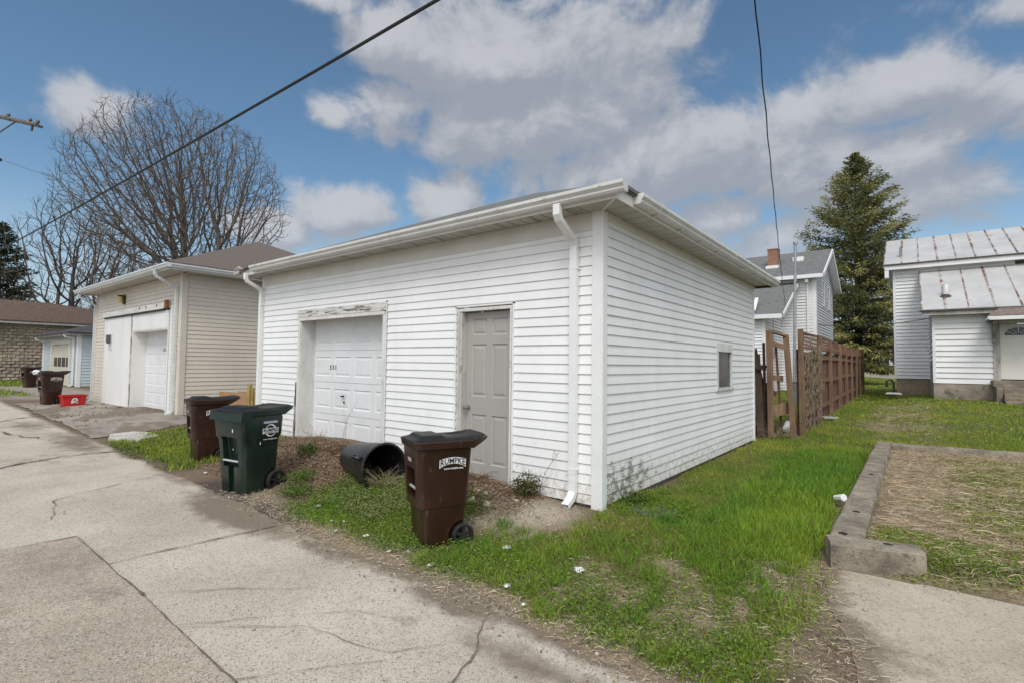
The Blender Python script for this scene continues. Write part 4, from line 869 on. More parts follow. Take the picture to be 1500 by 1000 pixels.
r2 = metal_roof('main_roof', 1.42, XR+.3, 25.58, 6.40, 30.0, 8.40, .66, .02)
b = MB(); b.add([(1.42, 30, 8.40), (XR+.3, 30, 8.40), (XR+.3, 34.4, 6.4), (1.42, 34.4, 6.4)], [(0, 1, 2, 3)]); b.build('rear_roof', M_METR, hr)
b = MB(); b.box((2.80, 21.60, 3.55), (XR, 21.66, 3.715)); b.box((2.8, 21.66, 3.60), (XR, 22., 3.63)); b.bar((2.79, 21.6, 3.66), (2.79, 26, 5.86), .03, .13); b.build('eave_board', mat('grey_eave_board', (.52, .50, .46), .8, .3, 3, .3, spots=[(4, .55, .1, (.2, .15, .11), .7)]), hr)
b = MB(); b.box((2.7, 21.53, 3.69), (XR, 21.60, 3.76)); b.box((1.4, 25.54, 6.32), (XR, 25.60, 6.38)); b.build('drip_edge', mat('dark_drip', (.10, .075, .06), .8, .4, 3), hr)
b = MB(); b.box((1.46, 25.6, 6.12), (XR, 25.67, 6.33)); b.box((1.46, 25.67, 6.14), (XR, 26, 6.17)); b.box((1.46, 25.62, 5.75), (1.62, 26.2, 6.13)); b.bar((1.45, 25.6, 6.28), (1.45, 30, 8.28), .04, .2); b.build('cornice', M_CLAP, hr)
b = MB(); b.tube([(3.57, 22.9, 4.42), (3.57, 22.9, 4.92)], .095, 10); vp = b.build('roof_pipe', mat('white_pipe', (.75, .75, .73), .5), hr)
b = MB(); b.tube([(3.57, 22.9, 4.33), (3.57, 22.9, 4.42), (3.57, 22.9, 4.5)], [.26, .2, .10], 12); b.build('pipe_collar', mat('dark_brown_collar', (.06, .045, .04), .8), vp)
b = MB(); b.box((2.02, 26.6, 6.8), (2.14, 26.75, 7.35)); b.build('roof_pipe', mat('lead_pipe', (.22, .22, .22), .6), hr)
b = MB(); b.tube([(3.04, 21.93, .35), (3.04, 21.93, 1.7)], .03, 6); b.tube([(1.72, 25.9, .3), (1.72, 25.9, .75), (1.6, 25.85, .9), (1.45, 25.8, .82), (1.45, 25.8, .55)], .05, 7); b.build('gas_pipe', mat('dark_teal_pipe', (.05, .08, .08), .5), hr)
b = MB(); b.box((AD[0]-.16, 21.94, .9), (AD[0]+.04, 22.04, 3.2)); b.box((AD[1]-.04, 21.94, .9), (AD[1]+.16, 22.04, 3.2)); b.build('door_trim', mat('flaking_trim', (.50, .48, .44), .85, .3, 4, .5, spots=[(7, .55, .08, (.28, .25, .21), .8)], stretch=(1, 1, .4)), hr)
b = MB(); panelled(b, (AD[0]+.04, 22.03, 1.08), (1, 0, 0), (0, -1, 0), AD[1]-AD[0]-.08, 2.06, [], .01); dr = b.build('back_door', mat('cream_steel_door', (.68, .66, .60), .5, .05, 2), hr)
b = MB(); n_ = 12; cx_ = (AD[0]+AD[1])/2
b.add([(cx_+.40*math.cos(math.pi*i/n_), 22.022, 2.72+.30*math.sin(math.pi*i/n_)) for i in range(n_+1)], [tuple(range(n_+1))]); b.build('fanlight', mat('dark_glass', (.035, .04, .045), .15), dr)
b = MB()
for i in range(1, 6): a = math.pi*i/6; b.bar((cx_+.1*math.cos(a), 22.018, 2.72+.08*math.sin(a)), (cx_+.4*math.cos(a), 22.018, 2.72+.3*math.sin(a)), .02, .01)
for i in range(n_): a, c = math.pi*i/n_, math.pi*(i+1)/n_; b.bar((cx_+.40*math.cos(a), 22.015, 2.72+.30*math.sin(a)), (cx_+.40*math.cos(c), 22.015, 2.72+.30*math.sin(c)), .03, .012)
b.build('fanlight_bars', M_TRIM, dr)
b = MB(); b.add([(4.68, 20.85, 3.42), (6.5, 20.85, 3.42), (6.5, 21.98, 3.92), (5.25, 21.98, 3.92), (4.68, 21.98, 3.45), (4.68, 20.85, 3.36), (6.5, 20.85, 3.36), (6.5, 21.98, 3.36), (4.68, 21.98, 3.36)], [(0, 1, 2, 3), (0, 3, 4), (0, 5, 6, 1), (0, 4, 8, 5), (5, 8, 7, 6)]); b.build('porch_roof', mat('reddish_shingles', (.22, .165, .145), .95, .3, 8, .6), hr)
b = MB(); b.box((4.70, 20.82, 3.24), (6.5, 20.87, 3.37)); b.box((4.66, 20.82, 3.26), (4.70, 21.97, 3.38)); b.build('porch_fascia', M_CLAP, hr)
b = MB(); b.box((4.84, 21.82, 2.45), (4.94, 21.975, 3.25)); b.bar((4.89, 21.9, 2.6), (4.89, 21.15, 3.2), .09, .12); b.box((4.84, 21.0, 3.14), (4.94, 21.97, 3.24)); b.build('porch_bracket', mat('bracket_wood', (.34, .31, .27), .9, .4, 5), hr)
M_STEP = mat('weathered_steps', (.27, .22, .17), .95, .3, 3, .5, spots=[(5, .55, .1, (.12, .10, .08), .7)], stretch=(1, 2, 2))
b = MB(); b.box((4.78, 21.25, .80), (6.8, 21.97, 1.04))
b.box((5.02, 20.95, .0), (6.8, 21.24, .80)); b.box((5.02, 20.65, .0), (6.8, 20.94, .57)); b.box((5.02, 20.35, -.1), (6.8, 20.64, .33)); b.build('steps', M_STEP, hr, bevel=.015)
b = MB(); b.box((4.84, 20.9, -.1), (5.01, 21.22, .8)); b.box((4.84, 21.3, 0), (4.94, 21.9, .79)); b.build('step_post', M_STEP, hr, bevel=.01)

# far street building behind the spruce
fb = thing('street_building', 'low building with teal band and dark windows seen beyond the tall spruce', 'building', (0, 0, 0))
yb = 86.
b = MB(); b.box((-26, yb, -.5), (14, yb+10, 1.0)); b.build('base_wall', mat('beige_base', (.42, .38, .30), .9, .15, 1), fb)
b = MB(); b.box((-26, yb-.08, 1.0), (14, yb+10, 1.85)); b.build('teal_band', mat('pale_teal', (.30, .42, .38), .7, .15, 1), fb)
b = MB(); b.box((-26, yb+.05, 1.85), (14, yb+10, 4.9)); b.build('wall', mat('off_white_stucco', (.62, .62, .59), .8, .1, 1), fb)
b = MB(); b.box((-26.4, yb-.6, 4.9), (14.4, yb+10.4, 5.5)); b.build('roof', mat('pale_roof', (.45, .43, .40), .8), fb)
for i in range(9):
    b = MB(); x_ = -25+i*4.2+.35*(i % 2); b.box((x_, yb-.02, 1.95), (x_+3.4, yb+.06, 4.5)); b.build('window', mat('dark_glass', (.035, .04, .045), .15), fb)

# ================================================================ FENCE
M_FW = mat('weathered_fence_wood', (.22, .105, .062), .9, .35, 5, .6, 30, spots=[(6, .52, .1, (.10, .07, .05), .6), (3, .60, .1, (.26, .20, .14), .6)], stretch=(1, 1, .25))
M_FP = mat('fence_post_wood', (.22, .135, .08), .9, .3, 6, .6, 30, spots=[(9, .52, .1, (.14, .10, .065), .7), (2.5, .6, .15, (.10, .11, .05), .5)], stretch=(1, 1, .2))
M_FD = mat('dark_fence_board', (.17, .07, .042), .9, .3, 4, .5, 30, spots=[(8, .52, .1, (.08, .05, .04), .7)], stretch=(1, 1, .25))
fn = thing('wooden_fence', 'long brown wooden privacy fence with lattice top and dead vines on its first bay', 'fence', (0, 0, 0))
fx = lambda y: .60-.0175*(y-7.8); fz = lambda y: 2.16+.012*(y-7.8)+.05*math.sin(y*1.9)
ys = [7.8+2.9*i for i in range(9)]; rr = random.Random(8)
for i, y_ in enumerate(ys):
    b = MB(); h = fz(y_)+(.05 if i == 0 else .0); l_ = rr.uniform(-.03, .03); b.bar((fx(y_), y_, -.15), (fx(y_)+l_, y_, h), .11, .10, up=(1, 0, 0)); b.build('fence_post', M_FP, fn, bevel=.006)
for i, (a, c) in enumerate(zip(ys[:-1], ys[1:])):
    ga, gc = a+.06, c-.06
    for hh in (.42, 1.10, 1.72):
        b = MB(); b.bar((fx(ga)-.04, ga, hh+.03*rr.uniform(-1, 1)), (fx(gc)-.04, gc, hh+.03*rr.uniform(-1, 1)), .045, .11); b.build('rail', M_FW, fn)
    b = MB(); y_ = ga-.05
    while y_ < gc+.05:
        w = .14; b.box((fx(y_)-.105-rr.uniform(0, .006), y_, -.03+.03*rr.random()), (fx(y_)-.085, y_+w-.007, fz(y_)-.36+rr.uniform(-.012, .012))); y_ += w
    b.build('board_panel', M_FD, fn)
    b = MB(); za, zc = fz(a), fz(c)
    b.bar((fx(ga)-.03, ga, za-.01), (fx(gc)-.03, gc, zc-.01), .06, .045); b.bar((fx(ga)-.03, ga, za-.33), (fx(gc)-.03, gc, zc-.33), .06, .05)
    n_ = 16
    for k in range(-3, n_+1):
        for sgn in (0, 1):
            t0 = k/n_; t1 = (k+1.8)/n_
            if t0 < 0 or t1 > 1: continue
            p = (fx(a)-.03-.012*sgn, ga+(gc-ga)*(t1 if sgn else t0), za-.31); q = (fx(a)-.03-.012*sgn, ga+(gc-ga)*(t0 if sgn else t1), za-.03); b.bar(p, q, .007, .024, up=(1, 0, 0)) if False else b.bar(p, q, .024, .008, up=(1, 0, 0))
    b.build('lattice', M_FW, fn)

gf = thing('gate_frame', 'free standing brown timber gate frame of two leaning posts beside the garage', 'gate frame', (.16, 6.96, 0))
M_GP = mat('gate_post_wood', (.27, .165, .10), .85, .3, 6, .5, 30, spots=[(9, .55, .1, (.15, .10, .07), .6)], stretch=(1, 1, .2))
b = MB(); b.bar((0, 0, -.15), (-.02, .0, 2.19), .13, .10, up=(1, 0, 0)); b.build('post', M_GP, gf, bevel=.008)
b = MB(); b.bar((.40, .12, -.1), (.19, .55, 2.12), .12, .10, up=(1, 0, 0)); b.build('post', M_FP, gf, bevel=.008)
b = MB(); b.bar((-.01, .03, 2.17), (.19, .55, 2.10), .09, .04); b.bar((-.01, .03, 1.93), (.20, .55, 1.86), .05, .10); b.build('top_rail', M_GP, gf)
b = MB(); b.bar((-.02, .06, 1.22), (.12, .5, 1.20), .05, .12); b.build('middle_rail', M_GP, gf)
b = MB(); b.bar((.02, .05, .52), (.26, .40, .60), .06, .22); b.build('bottom_rail', M_GP, gf)
b = MB(); b.bar((-.14, .18, -.05), (-.17, .2, 1.95), .03, .12, up=(0, 1, 0)); b.build('picket', M_FD, gf)
b = MB(); b.bar((.13, .4, -.05), (.02, .42, 1.9), .03, .10, up=(0, 1, 0)); b.build('picket', M_FD, gf)
lb = thing('broken_boards', 'heap of dark broken fence boards leaning on the garage rear corner', 'boards', (-.12, 7.0, 0))
for i, (p, q, w) in enumerate([((.26, .0, 0), (-.12, .25, 1.82), .15), ((.10, -.1, 0), (-.02, .1, 1.70), .14), ((.20, .12, .0), (-.22, .35, 1.58), .13), ((-.02, .05, .65), (.32, .12, .95), .16), ((-.05, .2, .3), (.32, .1, .55), .14), ((.30, .15, .0), (.1, .2, 1.1), .12), ((-.05, -.05, 1.45), (.18, .05, 1.42), .10), ((-.1, .1, .1), (.35, .05, .22), .18)]):
    b = MB(); b.bar(p, q, w, .028, up=(.3, -1, 0)); b.build('board', mat('rotten_dark_board', (.085, .055, .04), .95, .4, 8, .8, 30, stretch=(1, 1, .3)), lb)

# ================================================================ POLES AND CABLES
M_CAB = mat('black_cable', (.02, .02, .02), .6); M_POLE = mat('grey_pole_wood', (.19, .165, .14), .9, .3, 6, .5, stretch=(1, 1, .1))
def ray(x, y): return FW*FPX+RG2*(x-750)+UP2*(500-y)
def at(x, y, D): return Vector(CAM+ray(x, y)*(D/FPX))          # a point D metres in front of the viewpoint, used once to survey the cables
def cable(name, p, q, r, sag, n=40, wob=0, parent=None):
    b = MB(); p, q = Vector(p), Vector(q); pts = []
    for i in range(n+1):
        t = i/n; v = p.lerp(q, t); v.z -= sag*4*t*(1-t); pts.append(v+Vector((math.sin(i*1.3), math.cos(i*1.1), math.sin(i*.7)))*wob)
    b.tube(pts, r, 7); return b.build(name, M_CAB, parent, smooth=True)
PX, PY_ = -39.9, -.55
pole = thing('utility_pole', 'wooden utility pole with crossarm at the left edge, above the block building', 'utility pole', (PX, PY_, 0))
b = MB(); b.tube([(0, 0, -.5), (0, 0, 8), (0, 0, 17)], [.17, .15, .12], 12); b.build('pole', M_POLE, pole, smooth=True)
ca = Vector((.20, .16, 0)).normalized(); cn = Vector((-ca.y, ca.x, 0))
def PA(s, z, o=0): return ca*s+cn*o+Vector((0, 0, z))
b = MB(); b.bar(PA(-2.6, 16.25, .17), PA(2.75, 15.1, .17), .11, .13); b.build('crossarm', M_POLE, pole)
b = MB(); b.bar(PA(-2.6, 16.25, -.17), PA(2.75, 15.1, -.17), .11, .13); b.build('crossarm', M_POLE, pole)
b = MB(); b.bar(PA(0, 14.6, .2), PA(1.2, 15.45, .2), .05, .05); b.bar(PA(0, 14.6, .2), PA(-1.2, 15.7, .2), .05, .05); b.build('brace', mat('rust_brace', (.15, .10, .075), .7), pole)
for s_ in (.9, 2.2, 2.65):
    b = MB(); z = 15.69-.215*s_+.07; b.tube([PA(s_, z-.02), PA(s_, z+.10), PA(s_, z+.12), PA(s_, z+.24)], [.05, .05, .10, .07], 8); b.build('insulator', mat('brown_porcelain', (.09, .05, .04), .3), pole)
b = MB(); b.tube([PA(2.35, 15.1), PA(2.30, 14.78)], .055, 8); b.tube([PA(.25, 13.1, .2), PA(.38, 13.1, .2)], .10, 8); b.build('insulator', mat('brown_porcelain', (.09, .05, .04)), pole)
for s_ in (2.25,):
    b = MB(); b.tube([PA(s_, 15.4), PA(s_, 15.6)], .03, 6)
tag(cable('service_cable', at(3, 234, 52), at(90, 258, 30)+Vector((-1, 1, 0)), .014, .1), 'thin faint wire running from the utility pole into the bare tree', 'cable')
tag(cable('power_cable', at(830, -110, 4.4), at(-75, 405, 26), .019, .12, 60, .0008), 'thick black cable crossing the sky above the tan garage from upper middle to lower left', 'cable')
tag(cable('telephone_wire', at(1096, -110, 5.2), Vector((-2.35, 22.9, 4.35)), .0095, .32, 70, .006), 'thin black wire hanging down to the wing of the white two storey house', 'cable')
tag(cable('clothesline_wire', Vector((-1.5, 27.05, 3.7)), at(1545, 418, 19.), .017, .55, 40, .004), 'thin wire strung between the two white houses in front of the spruce', 'cable')

# ================================================================ WHEELED CARTS
def rrect(x0, x1, y0, y1, z, r, n=4, bev=None):
    out = []
    for cx, cy, a0 in ((x1-r, y1-r, 0), (x0+r, y1-r, 90), (x0+r, y0+r, 180), (x1-r, y0+r, 270)):
        for i in range(n+1):
            a = R_(a0+90*i/n); out.append((cx+r*math.cos(a), cy+r*math.sin(a), z))
    return out
def cart_plastic(name, col):
    return mat(name, col, .33, .16, 5, .10, 240, spots=[(18, .64, .03, tuple(min(1, c*2.2+.05) for c in col), .55), (3, .52, .2, tuple(c*1.5+.018 for c in col), .6), (1.6, .58, .1, (.11, .085, .06), .35)], stretch=(1, 1, .45), spec=.45)
M_CB = cart_plastic('brown_cart_plastic', (.034, .0135, .008)); M_CG = cart_plastic('green_cart_plastic', (.010, .024, .017))
M_LID = mat('black_lid_plastic', (.012, .012, .012), .46, .25, 8, .08, 200, spots=[(5, .56, .15, (.05, .05, .05), .5)], spec=.3)
M_TYRE = mat('black_tyre', (.011, .011, .011), .75, .2, 20, .2, 100)
M_STICK = mat('white_sticker', (.70, .70, .70), .5, .1, 30, 0, spots=[(60, .62, .05, (.4, .38, .36), .5)])
M_INK = mat('black_ink', (.02, .018, .018), .6); M_BAR = mat('zinc_bar', (.55, .55, .55), .35, .1, 10, metal=.3)
def boolean(o, cutters):
    for q in [o]+cutters: bm = bmesh.new(); bm.from_mesh(q.data); bmesh.ops.remove_doubles(bm, verts=bm.verts, dist=1e-5); bmesh.ops.recalc_face_normals(bm, faces=bm.faces); bm.to_mesh(q.data); bm.free()
    for c in cutters:
        m_ = o.modifiers.new('cut', 'BOOLEAN'); m_.operation = 'DIFFERENCE'; m_.solver = 'EXACT'; m_.object = c
    dg = bpy.context.evaluated_depsgraph_get(); dg.update(); me = bpy.data.meshes.new_from_object(o.evaluated_get(dg)); o.modifiers.clear(); old = o.data; o.data = me; bpy.data.meshes.remove(old)
    for c in cutters: bpy.data.objects.remove(c)
def cart(name, label, loc, rz, kind='brown', big=False, group='wheeled rubbish carts along the alley', lid_open=0., logo='arc'):
    P = M_CG if kind == 'green' else M_CB
    o = thing(name, label, 'wheelie bin', loc, rz, group)
    if big: Hb, wb, wt, db0, db1, dt0, dt1, rw = 1.00, .24, .285, -.18, .24, -.265, .275, .13
    else:   Hb, wb, wt, db0, db1, dt0, dt1, rw = .93, .195, .235, -.17, .20, -.25, .26, .10
    def sec(z, ex_=0., r=.055, fr=0.):
        k = z/Hb; return rrect(-(wb+(wt-wb)*k)-ex_, (wb+(wt-wb)*k)+ex_, db0+(dt0-db0)*k-ex_-fr, db1+(dt1-db1)*k+ex_, z, r)
    b = MB(); R = [sec(0, -.012), sec(.02, 0)]
    if big:   # waisted upper body: lower shell narrower, flares at shoulder
        R += [sec(.55, -.004), sec(.66, -.002), sec(.70, .016, fr=.0), sec(Hb-.09, .018)]
    else:
        R += [sec(.36, -.002), sec(.364, .004, fr=.024), sec(.50, .004, fr=.022), sec(Hb-.06, .006, fr=.01)]
    R += [sec(Hb-.05, .010), sec(Hb, .012)]
    b.loft(R); body = b.build('body', P, o, smooth=True)
    # recess for the catch bar in the front face, and the wheel wells
    cuts = []
    zc0, zc1 = (.34, .70) if big else (.44, .70)
    c = MB(); c.loft([rrect(-wb*.62, wb*.62, -.60, db0+(.075 if big else .07), zc0, .02), rrect(-wb*.62, wb*.62, -.60, db0+(dt0-db0)*.7+.07, zc1, .02)]); cuts.append(c.build('c', None))
    if big:
        c = MB(); c.box((-.055, -.6, -.05), (.055, db0+.035, .36)); cuts.append(c.build('c', None))
    for s_ in (-1, 1):
        c = MB(); x0, x1 = sorted((s_*(wb-.05), s_*(wb+.2))); c.tube([(x0, db1-.02, rw), (x1, db1-.02, rw)], rw+.03, 20); cuts.append(c.build('c', None))
    for q in cuts: q.parent = o
    bpy.context.view_layer.update(); boolean(body, cuts); shade(body, 35)
    b = MB(); yb_ = db0+(dt0-db0)*(zc0+.07)/Hb+.006; b.tube([(-wb*.62, yb_, zc0+.07), (wb*.62, yb_, zc0+.07)], .013, 10); b.build('catch_bar', M_BAR, o, smooth=True)
    # rim
    b = MB(); e = .030; b.loft([sec(Hb-.055, .012), sec(Hb-.045, e), sec(Hb+.012, e+.004), sec(Hb+.018, e-.004), sec(Hb+.014, .0)], cap=False)
    if big:  # deep front apron with chamfered ends
        k = wt+.035; yf = dt0-.03
        b.add([(-k, yf, Hb+.01), (k, yf, Hb+.01), (k, yf-.012, Hb-.10), (-k, yf-.012, Hb-.10), (-k-.004, yf+.15, Hb-.0), (k+.004, yf+.15, Hb-.0), (k-.01, yf+.11, Hb-.10), (-k+.01, yf+.11, Hb-.10)], [(0, 3, 2, 1), (1, 2, 6, 5), (0, 4, 7, 3), (3, 7, 6, 2)])
    # handle brackets rising to the back
    for s_ in (-1, 1):
        xx = s_*(wt+.012); y0 = dt1-.05; pr = [(y0, Hb-.05), (y0+.05, Hb-.055), (y0+.14, Hb+.0), (y0+.185, Hb+.04), (y0+.175, Hb+.052), (y0+.12, Hb+.025), (y0, Hb+.012)]
        b.loft([[(xx-.014, a, c_) for a, c_ in pr], [(xx+.014, a, c_) for a, c_ in pr]])
    b.build('rim', P, o, smooth=True)
    b = MB(); b.tube([(-wt-.01, dt1+.115, Hb+.028), (wt+.01, dt1+.115, Hb+.028)], .015, 10); b.build('handle', P, o, smooth=True)
    # lid: crowned sheet with a pressed pattern and a turned-down skirt
    nx_, ny_ = 26, 30; y0, y1 = dt0-.035, dt1+.135; hw = wt+.016
    top = []; 
    def lz(u, v):
        z = .032*(1-abs(u)**6)*min(1, (v+.05)*6)*(1-.55*max(0, v-.75)/.25)
        z += .020*sst(.72-abs(u), 0, .06)*sst(v, .10, .14)*(1-sst(v, .40, .46))
        z -= .010*sst(.45-abs(u), 0, .05)*sst(v, .55, .6)*(1-sst(v, .88, .93))
        return float(z)+.012+.035*max(0., v-.74)/.26
    b = MB()
    for j in range(ny_+1):
        v = j/ny_; y_ = y0+(y1-y0)*v
        wf = hw*(1-.16*max(0, .12-v)**1.2/.12**1.2) * (1-.10*max(0, v-.8)/.2)
        b.v += [(wf*(2*i/nx_-1), y_, Hb+lz(2*i/nx_-1, v)) for i in range(nx_+1)]
    idx = lambda i, j: j*(nx_+1)+i
    b.f += [(idx(i, j), idx(i+1, j), idx(i+1, j+1), idx(i, j+1)) for j in range(ny_) for i in range(nx_)]
    per = [idx(i, 0) for i in range(nx_+1)]+[idx(nx_, j) for j in range(1, ny_+1)]+[idx(i, ny_) for i in range(nx_-1, -1, -1)]+[idx(0, j) for j in range(ny_-1, 0, -1)]
    o0 = len(b.v)
    for q in per: x_, y_, z_ = b.v[q]; b.v.append((x_*1.012, y_+(.004 if y_ > 0 else -.004), Hb-.004+.045*max(0, (y_-dt1)/.135)))
    n_ = len(per); b.f += [(per[k], o0+k, o0+(k+1) % n_, per[(k+1) % n_]) for k in range(n_)]
    lid = b.build('lid', M_LID, o, smooth=True)
    if lid_open:
        lid.matrix_local = Matrix.Translation((0, dt1, Hb)) @ Matrix.Rotation(-lid_open, 4, 'X') @ Matrix.Translation((0, -dt1, -Hb))
    # wheels
    for s_ in (-1, 1):
        b = MB(); xw = s_*(wb+.022); yw = db1-.02; nn = 28
        prof = [(-.024, rw*.74), (-.026, rw*.93), (-.018, rw), (.018, rw), (.026, rw*.93), (.024, rw*.74), (.012, rw*.70), (-.012, rw*.70)]
        o0 = 0
        for k in range(nn):
            a = 2*math.pi*k/nn; b.v += [(xw+p_, yw+(r_*(1+(.015 if (k % 2 and r_ > rw*.97) else 0)))*math.cos(a), rw+r_*math.sin(a)*(1+(.015 if (k % 2 and r_ > rw*.97) else 0))) for p_, r_ in prof]
        for k in range(nn):
            for m_ in range(8):
                a = k*8+m_; c_ = k*8+(m_+1) % 8; d_ = ((k+1) % nn)*8+(m_+1) % 8; e_ = ((k+1) % nn)*8+m_; b.f.append((a, c_, d_, e_))
        w_ = b.build('wheel', M_TYRE, o)
        b = MB(); b.tube([(xw-.02, yw, rw), (xw+.02, yw, rw)], rw*.24, 12)
        for k in range(5):
            a = 2*math.pi*k/5+.3; b.bar((xw, yw+rw*.18*math.cos(a), rw+rw*.18*math.sin(a)), (xw, yw+rw*.76*math.cos(a), rw+rw*.76*math.sin(a)), .028, .024, up=(1, 0, 0))
        b.box((xw-.006, yw-.001, rw-.001), (xw+.006, yw+.001, rw+.001)); b.build('hub', mat('dark_hub', (.02, .02, .02), .5), w_)
    b = MB(); b.tube([(-wb-.03, db1-.02, rw), (wb+.03, db1-.02, rw)], .010, 8); b.build('axle', mat('black_metal', (.02, .02, .02)), o)
    # printed marks on the side wall (local +x)
    hwz = lambda z: wb+(wt-wb)*z/Hb+(.018 if big else .008)
    def onside(vs, fs, yc, zc, layer, nm, mt, arc=0., squash=1.):
        b = MB(); out = []
        for vx, vy, vz in vs:
            z = zc+vy+arc*(vx/.1)**2*-.01; out.append((hwz(z)+.0016*layer+.0004, yc+vx, z))
        b.add(out, fs); return b.build(nm, mt, body)
    if logo == 'arc':
        n_ = 24; wd, ht = .125, .058; vs = []; fs = []
        for i in range(n_+1):
            u = -1+2*i/n_; fl = .018*abs(u)**2.5; vs += [(u*wd, -ht/2-fl*.8, 0), (u*wd, ht/2+fl*.15, 0)]
        fs = [(2*i, 2*i+2, 2*i+3, 2*i+1) for i in range(n_)]
        zc = Hb-.155; yc = .065
        onside(vs, fs, yc, zc, 1, 'logo_plate', M_STICK, arc=1.5)
        vs, fs = text_geo('RUMPKE', .068, 1.02, .0012, 0); onside([(x_*.92, (y_-.024)*(1+.25*abs(x_/.12)**2), 0) for x_, y_, z_ in vs], fs, yc, zc, 2, 'logo_lettering', M_INK, arc=1.5)
        vs, fs = text_geo('www.rumpke.com', .026, 1.0, .0008, 0); onside([(x_*.95, y_-.008, 0) for x_, y_, z_ in vs], fs, yc+.01, zc-.068, 1, 'web_address', M_STICK, arc=.4)
    else:
        zc = Hb-.235; yc = .10; n_ = 40
        vs = []; fs = []
        for i in range(n_): a = 2*math.pi*i/n_; t_ = .009+.009*math.cos(a-R_(40))**2; vs += [(.076*math.cos(a), .076*math.sin(a), 0), ((.076-t_)*math.cos(a), (.076-t_)*math.sin(a), 0)]
        fs = [(2*i, 2*((i+1) % n_), 2*((i+1) % n_)+1, 2*i+1) for i in range(n_)]
        onside(vs, fs, yc, zc, 2, 'logo_ring', M_STICK)
        onside([(-.108, -.036, 0), (.108, -.036, 0), (.108, .030, 0), (-.108, .030, 0)], [(0, 1, 2, 3)], yc, zc, 1, 'logo_plate', M_STICK)
        vs, fs = text_geo('RUMPKE', .055, 1.05, .0014, 0); onside([(x_*.93, y_-.014, 0) for x_, y_, z_ in vs], fs, yc, zc, 3, 'logo_lettering', M_INK)
        vs, fs = text_geo('WASTE & RECYCLING', .019, 1., .0002, 0); onside([(x_*.9, y_-.033, 0) for x_, y_, z_ in vs], fs, yc, zc, 3, 'small_lettering', M_INK)
        vs, fs = text_geo('www.rumpke.com', .026, 1.0, .0006, 0); onside([(x_*.98, y_-.112, 0) for x_, y_, z_ in vs], fs, yc, zc, 1, 'web_address', M_STICK)
        onside([(-.10, .088, 0), (.09, .088, 0), (.09, .115, 0), (-.10, .115, 0)], [(0, 1, 2, 3)], yc, zc, 1, 'label_strip', mat('blue_grey_sticker', (.42, .48, .55), .5, .2, 60))
    # small sticker above the recess on the front
    if not big:
        b = MB(); z0_, z1_ = .755, .79; yf = lambda z: db0+(dt0-db0)*z/Hb-.0085-.0125
        b.quad((-.05, yf(z0_)-.004, z0_), (.06, yf(z0_)-.004, z0_), (.06, yf(z1_)-.004, z1_), (-.05, yf(z1_)-.004, z1_)); b.build('label', mat('pinkish_sticker', (.50, .42, .42), .5, .2, 60), body)
    else:
        b = MB()
        for (yy, zz, w, h) in ((-.03, .60, .010, .035), (-.245, .76, .02, .04), (-.25, .55, .012, .02)):
            if yy > -.2: xs_ = hwz(zz)-.006; b.quad((xs_, yy, zz), (xs_, yy+w, zz), (xs_, yy+w, zz+h), (xs_, yy, zz+h))
            else: yf_ = db0+(dt0-db0)*zz/Hb-.022; b.quad((.09, yf_, zz), (.09+w, yf_, zz), (.09+w, yf_-.003, zz+h), (.09, yf_-.003, zz+h))
        b.build('scuff', M_STICK, body)
    return o
cart('brown_cart', 'nearest brown rubbish cart with black lid standing in the weeds before the grey door', (-1.01, -1.29, tz(-1.01, -1.29)-.03), R_(-24))
cart('green_cart', 'large dark green rubbish cart with round white logo beside the alley', (-4.05, -1.62, tz(-4.05, -1.62)-.025), R_(9), 'green', True, logo='ring')
cart('brown_cart', 'brown rubbish cart half hidden behind the green cart', (-6.12, -1.30, tz(-6.12, -1.30)-.02), R_(-10))
o = cart('brown_cart', 'brown rubbish cart beside the red box with its black lid ajar over a white bag', (-17.62, -1.19, tz(-17.62, -1.19)), R_(6), lid_open=0.)
o.children[3].name
b = MB(); rr = random.Random(2)
def crumple(b, c, r, n=10, sq=.7, sd=1):
    r0 = random.Random(sd); rings = []
    for i in range(6):
        a = -math.pi/2+math.pi*(i+.0)/5; rings.append([(c[0]+r*math.cos(a)*math.cos(2*math.pi*k/n)*r0.uniform(.7, 1.25)+.001, c[1]+r*math.cos(a)*math.sin(2*math.pi*k/n)*r0.uniform(.7, 1.25), c[2]+r*sq*math.sin(a)*r0.uniform(.8, 1.2)) for k in range(n)])
    b.loft(rings)
M_BAGW = mat('white_plastic', (.75, .75, .74), .4, .1, 20, .3, 30)
crumple(b, (-17.66, -1.50, tz(-17.62, -1.19)+.95), .10, sd=3); tag(b.build('rubbish_bag', M_BAGW), 'white rubbish bag bulging from under the lid of the cart by the red box', 'rubbish bag')
cart('brown_cart', 'small looking far brown cart standing in front of the block building', (-31.3, .35, tz(-31.3, .35)+.0), R_(12))

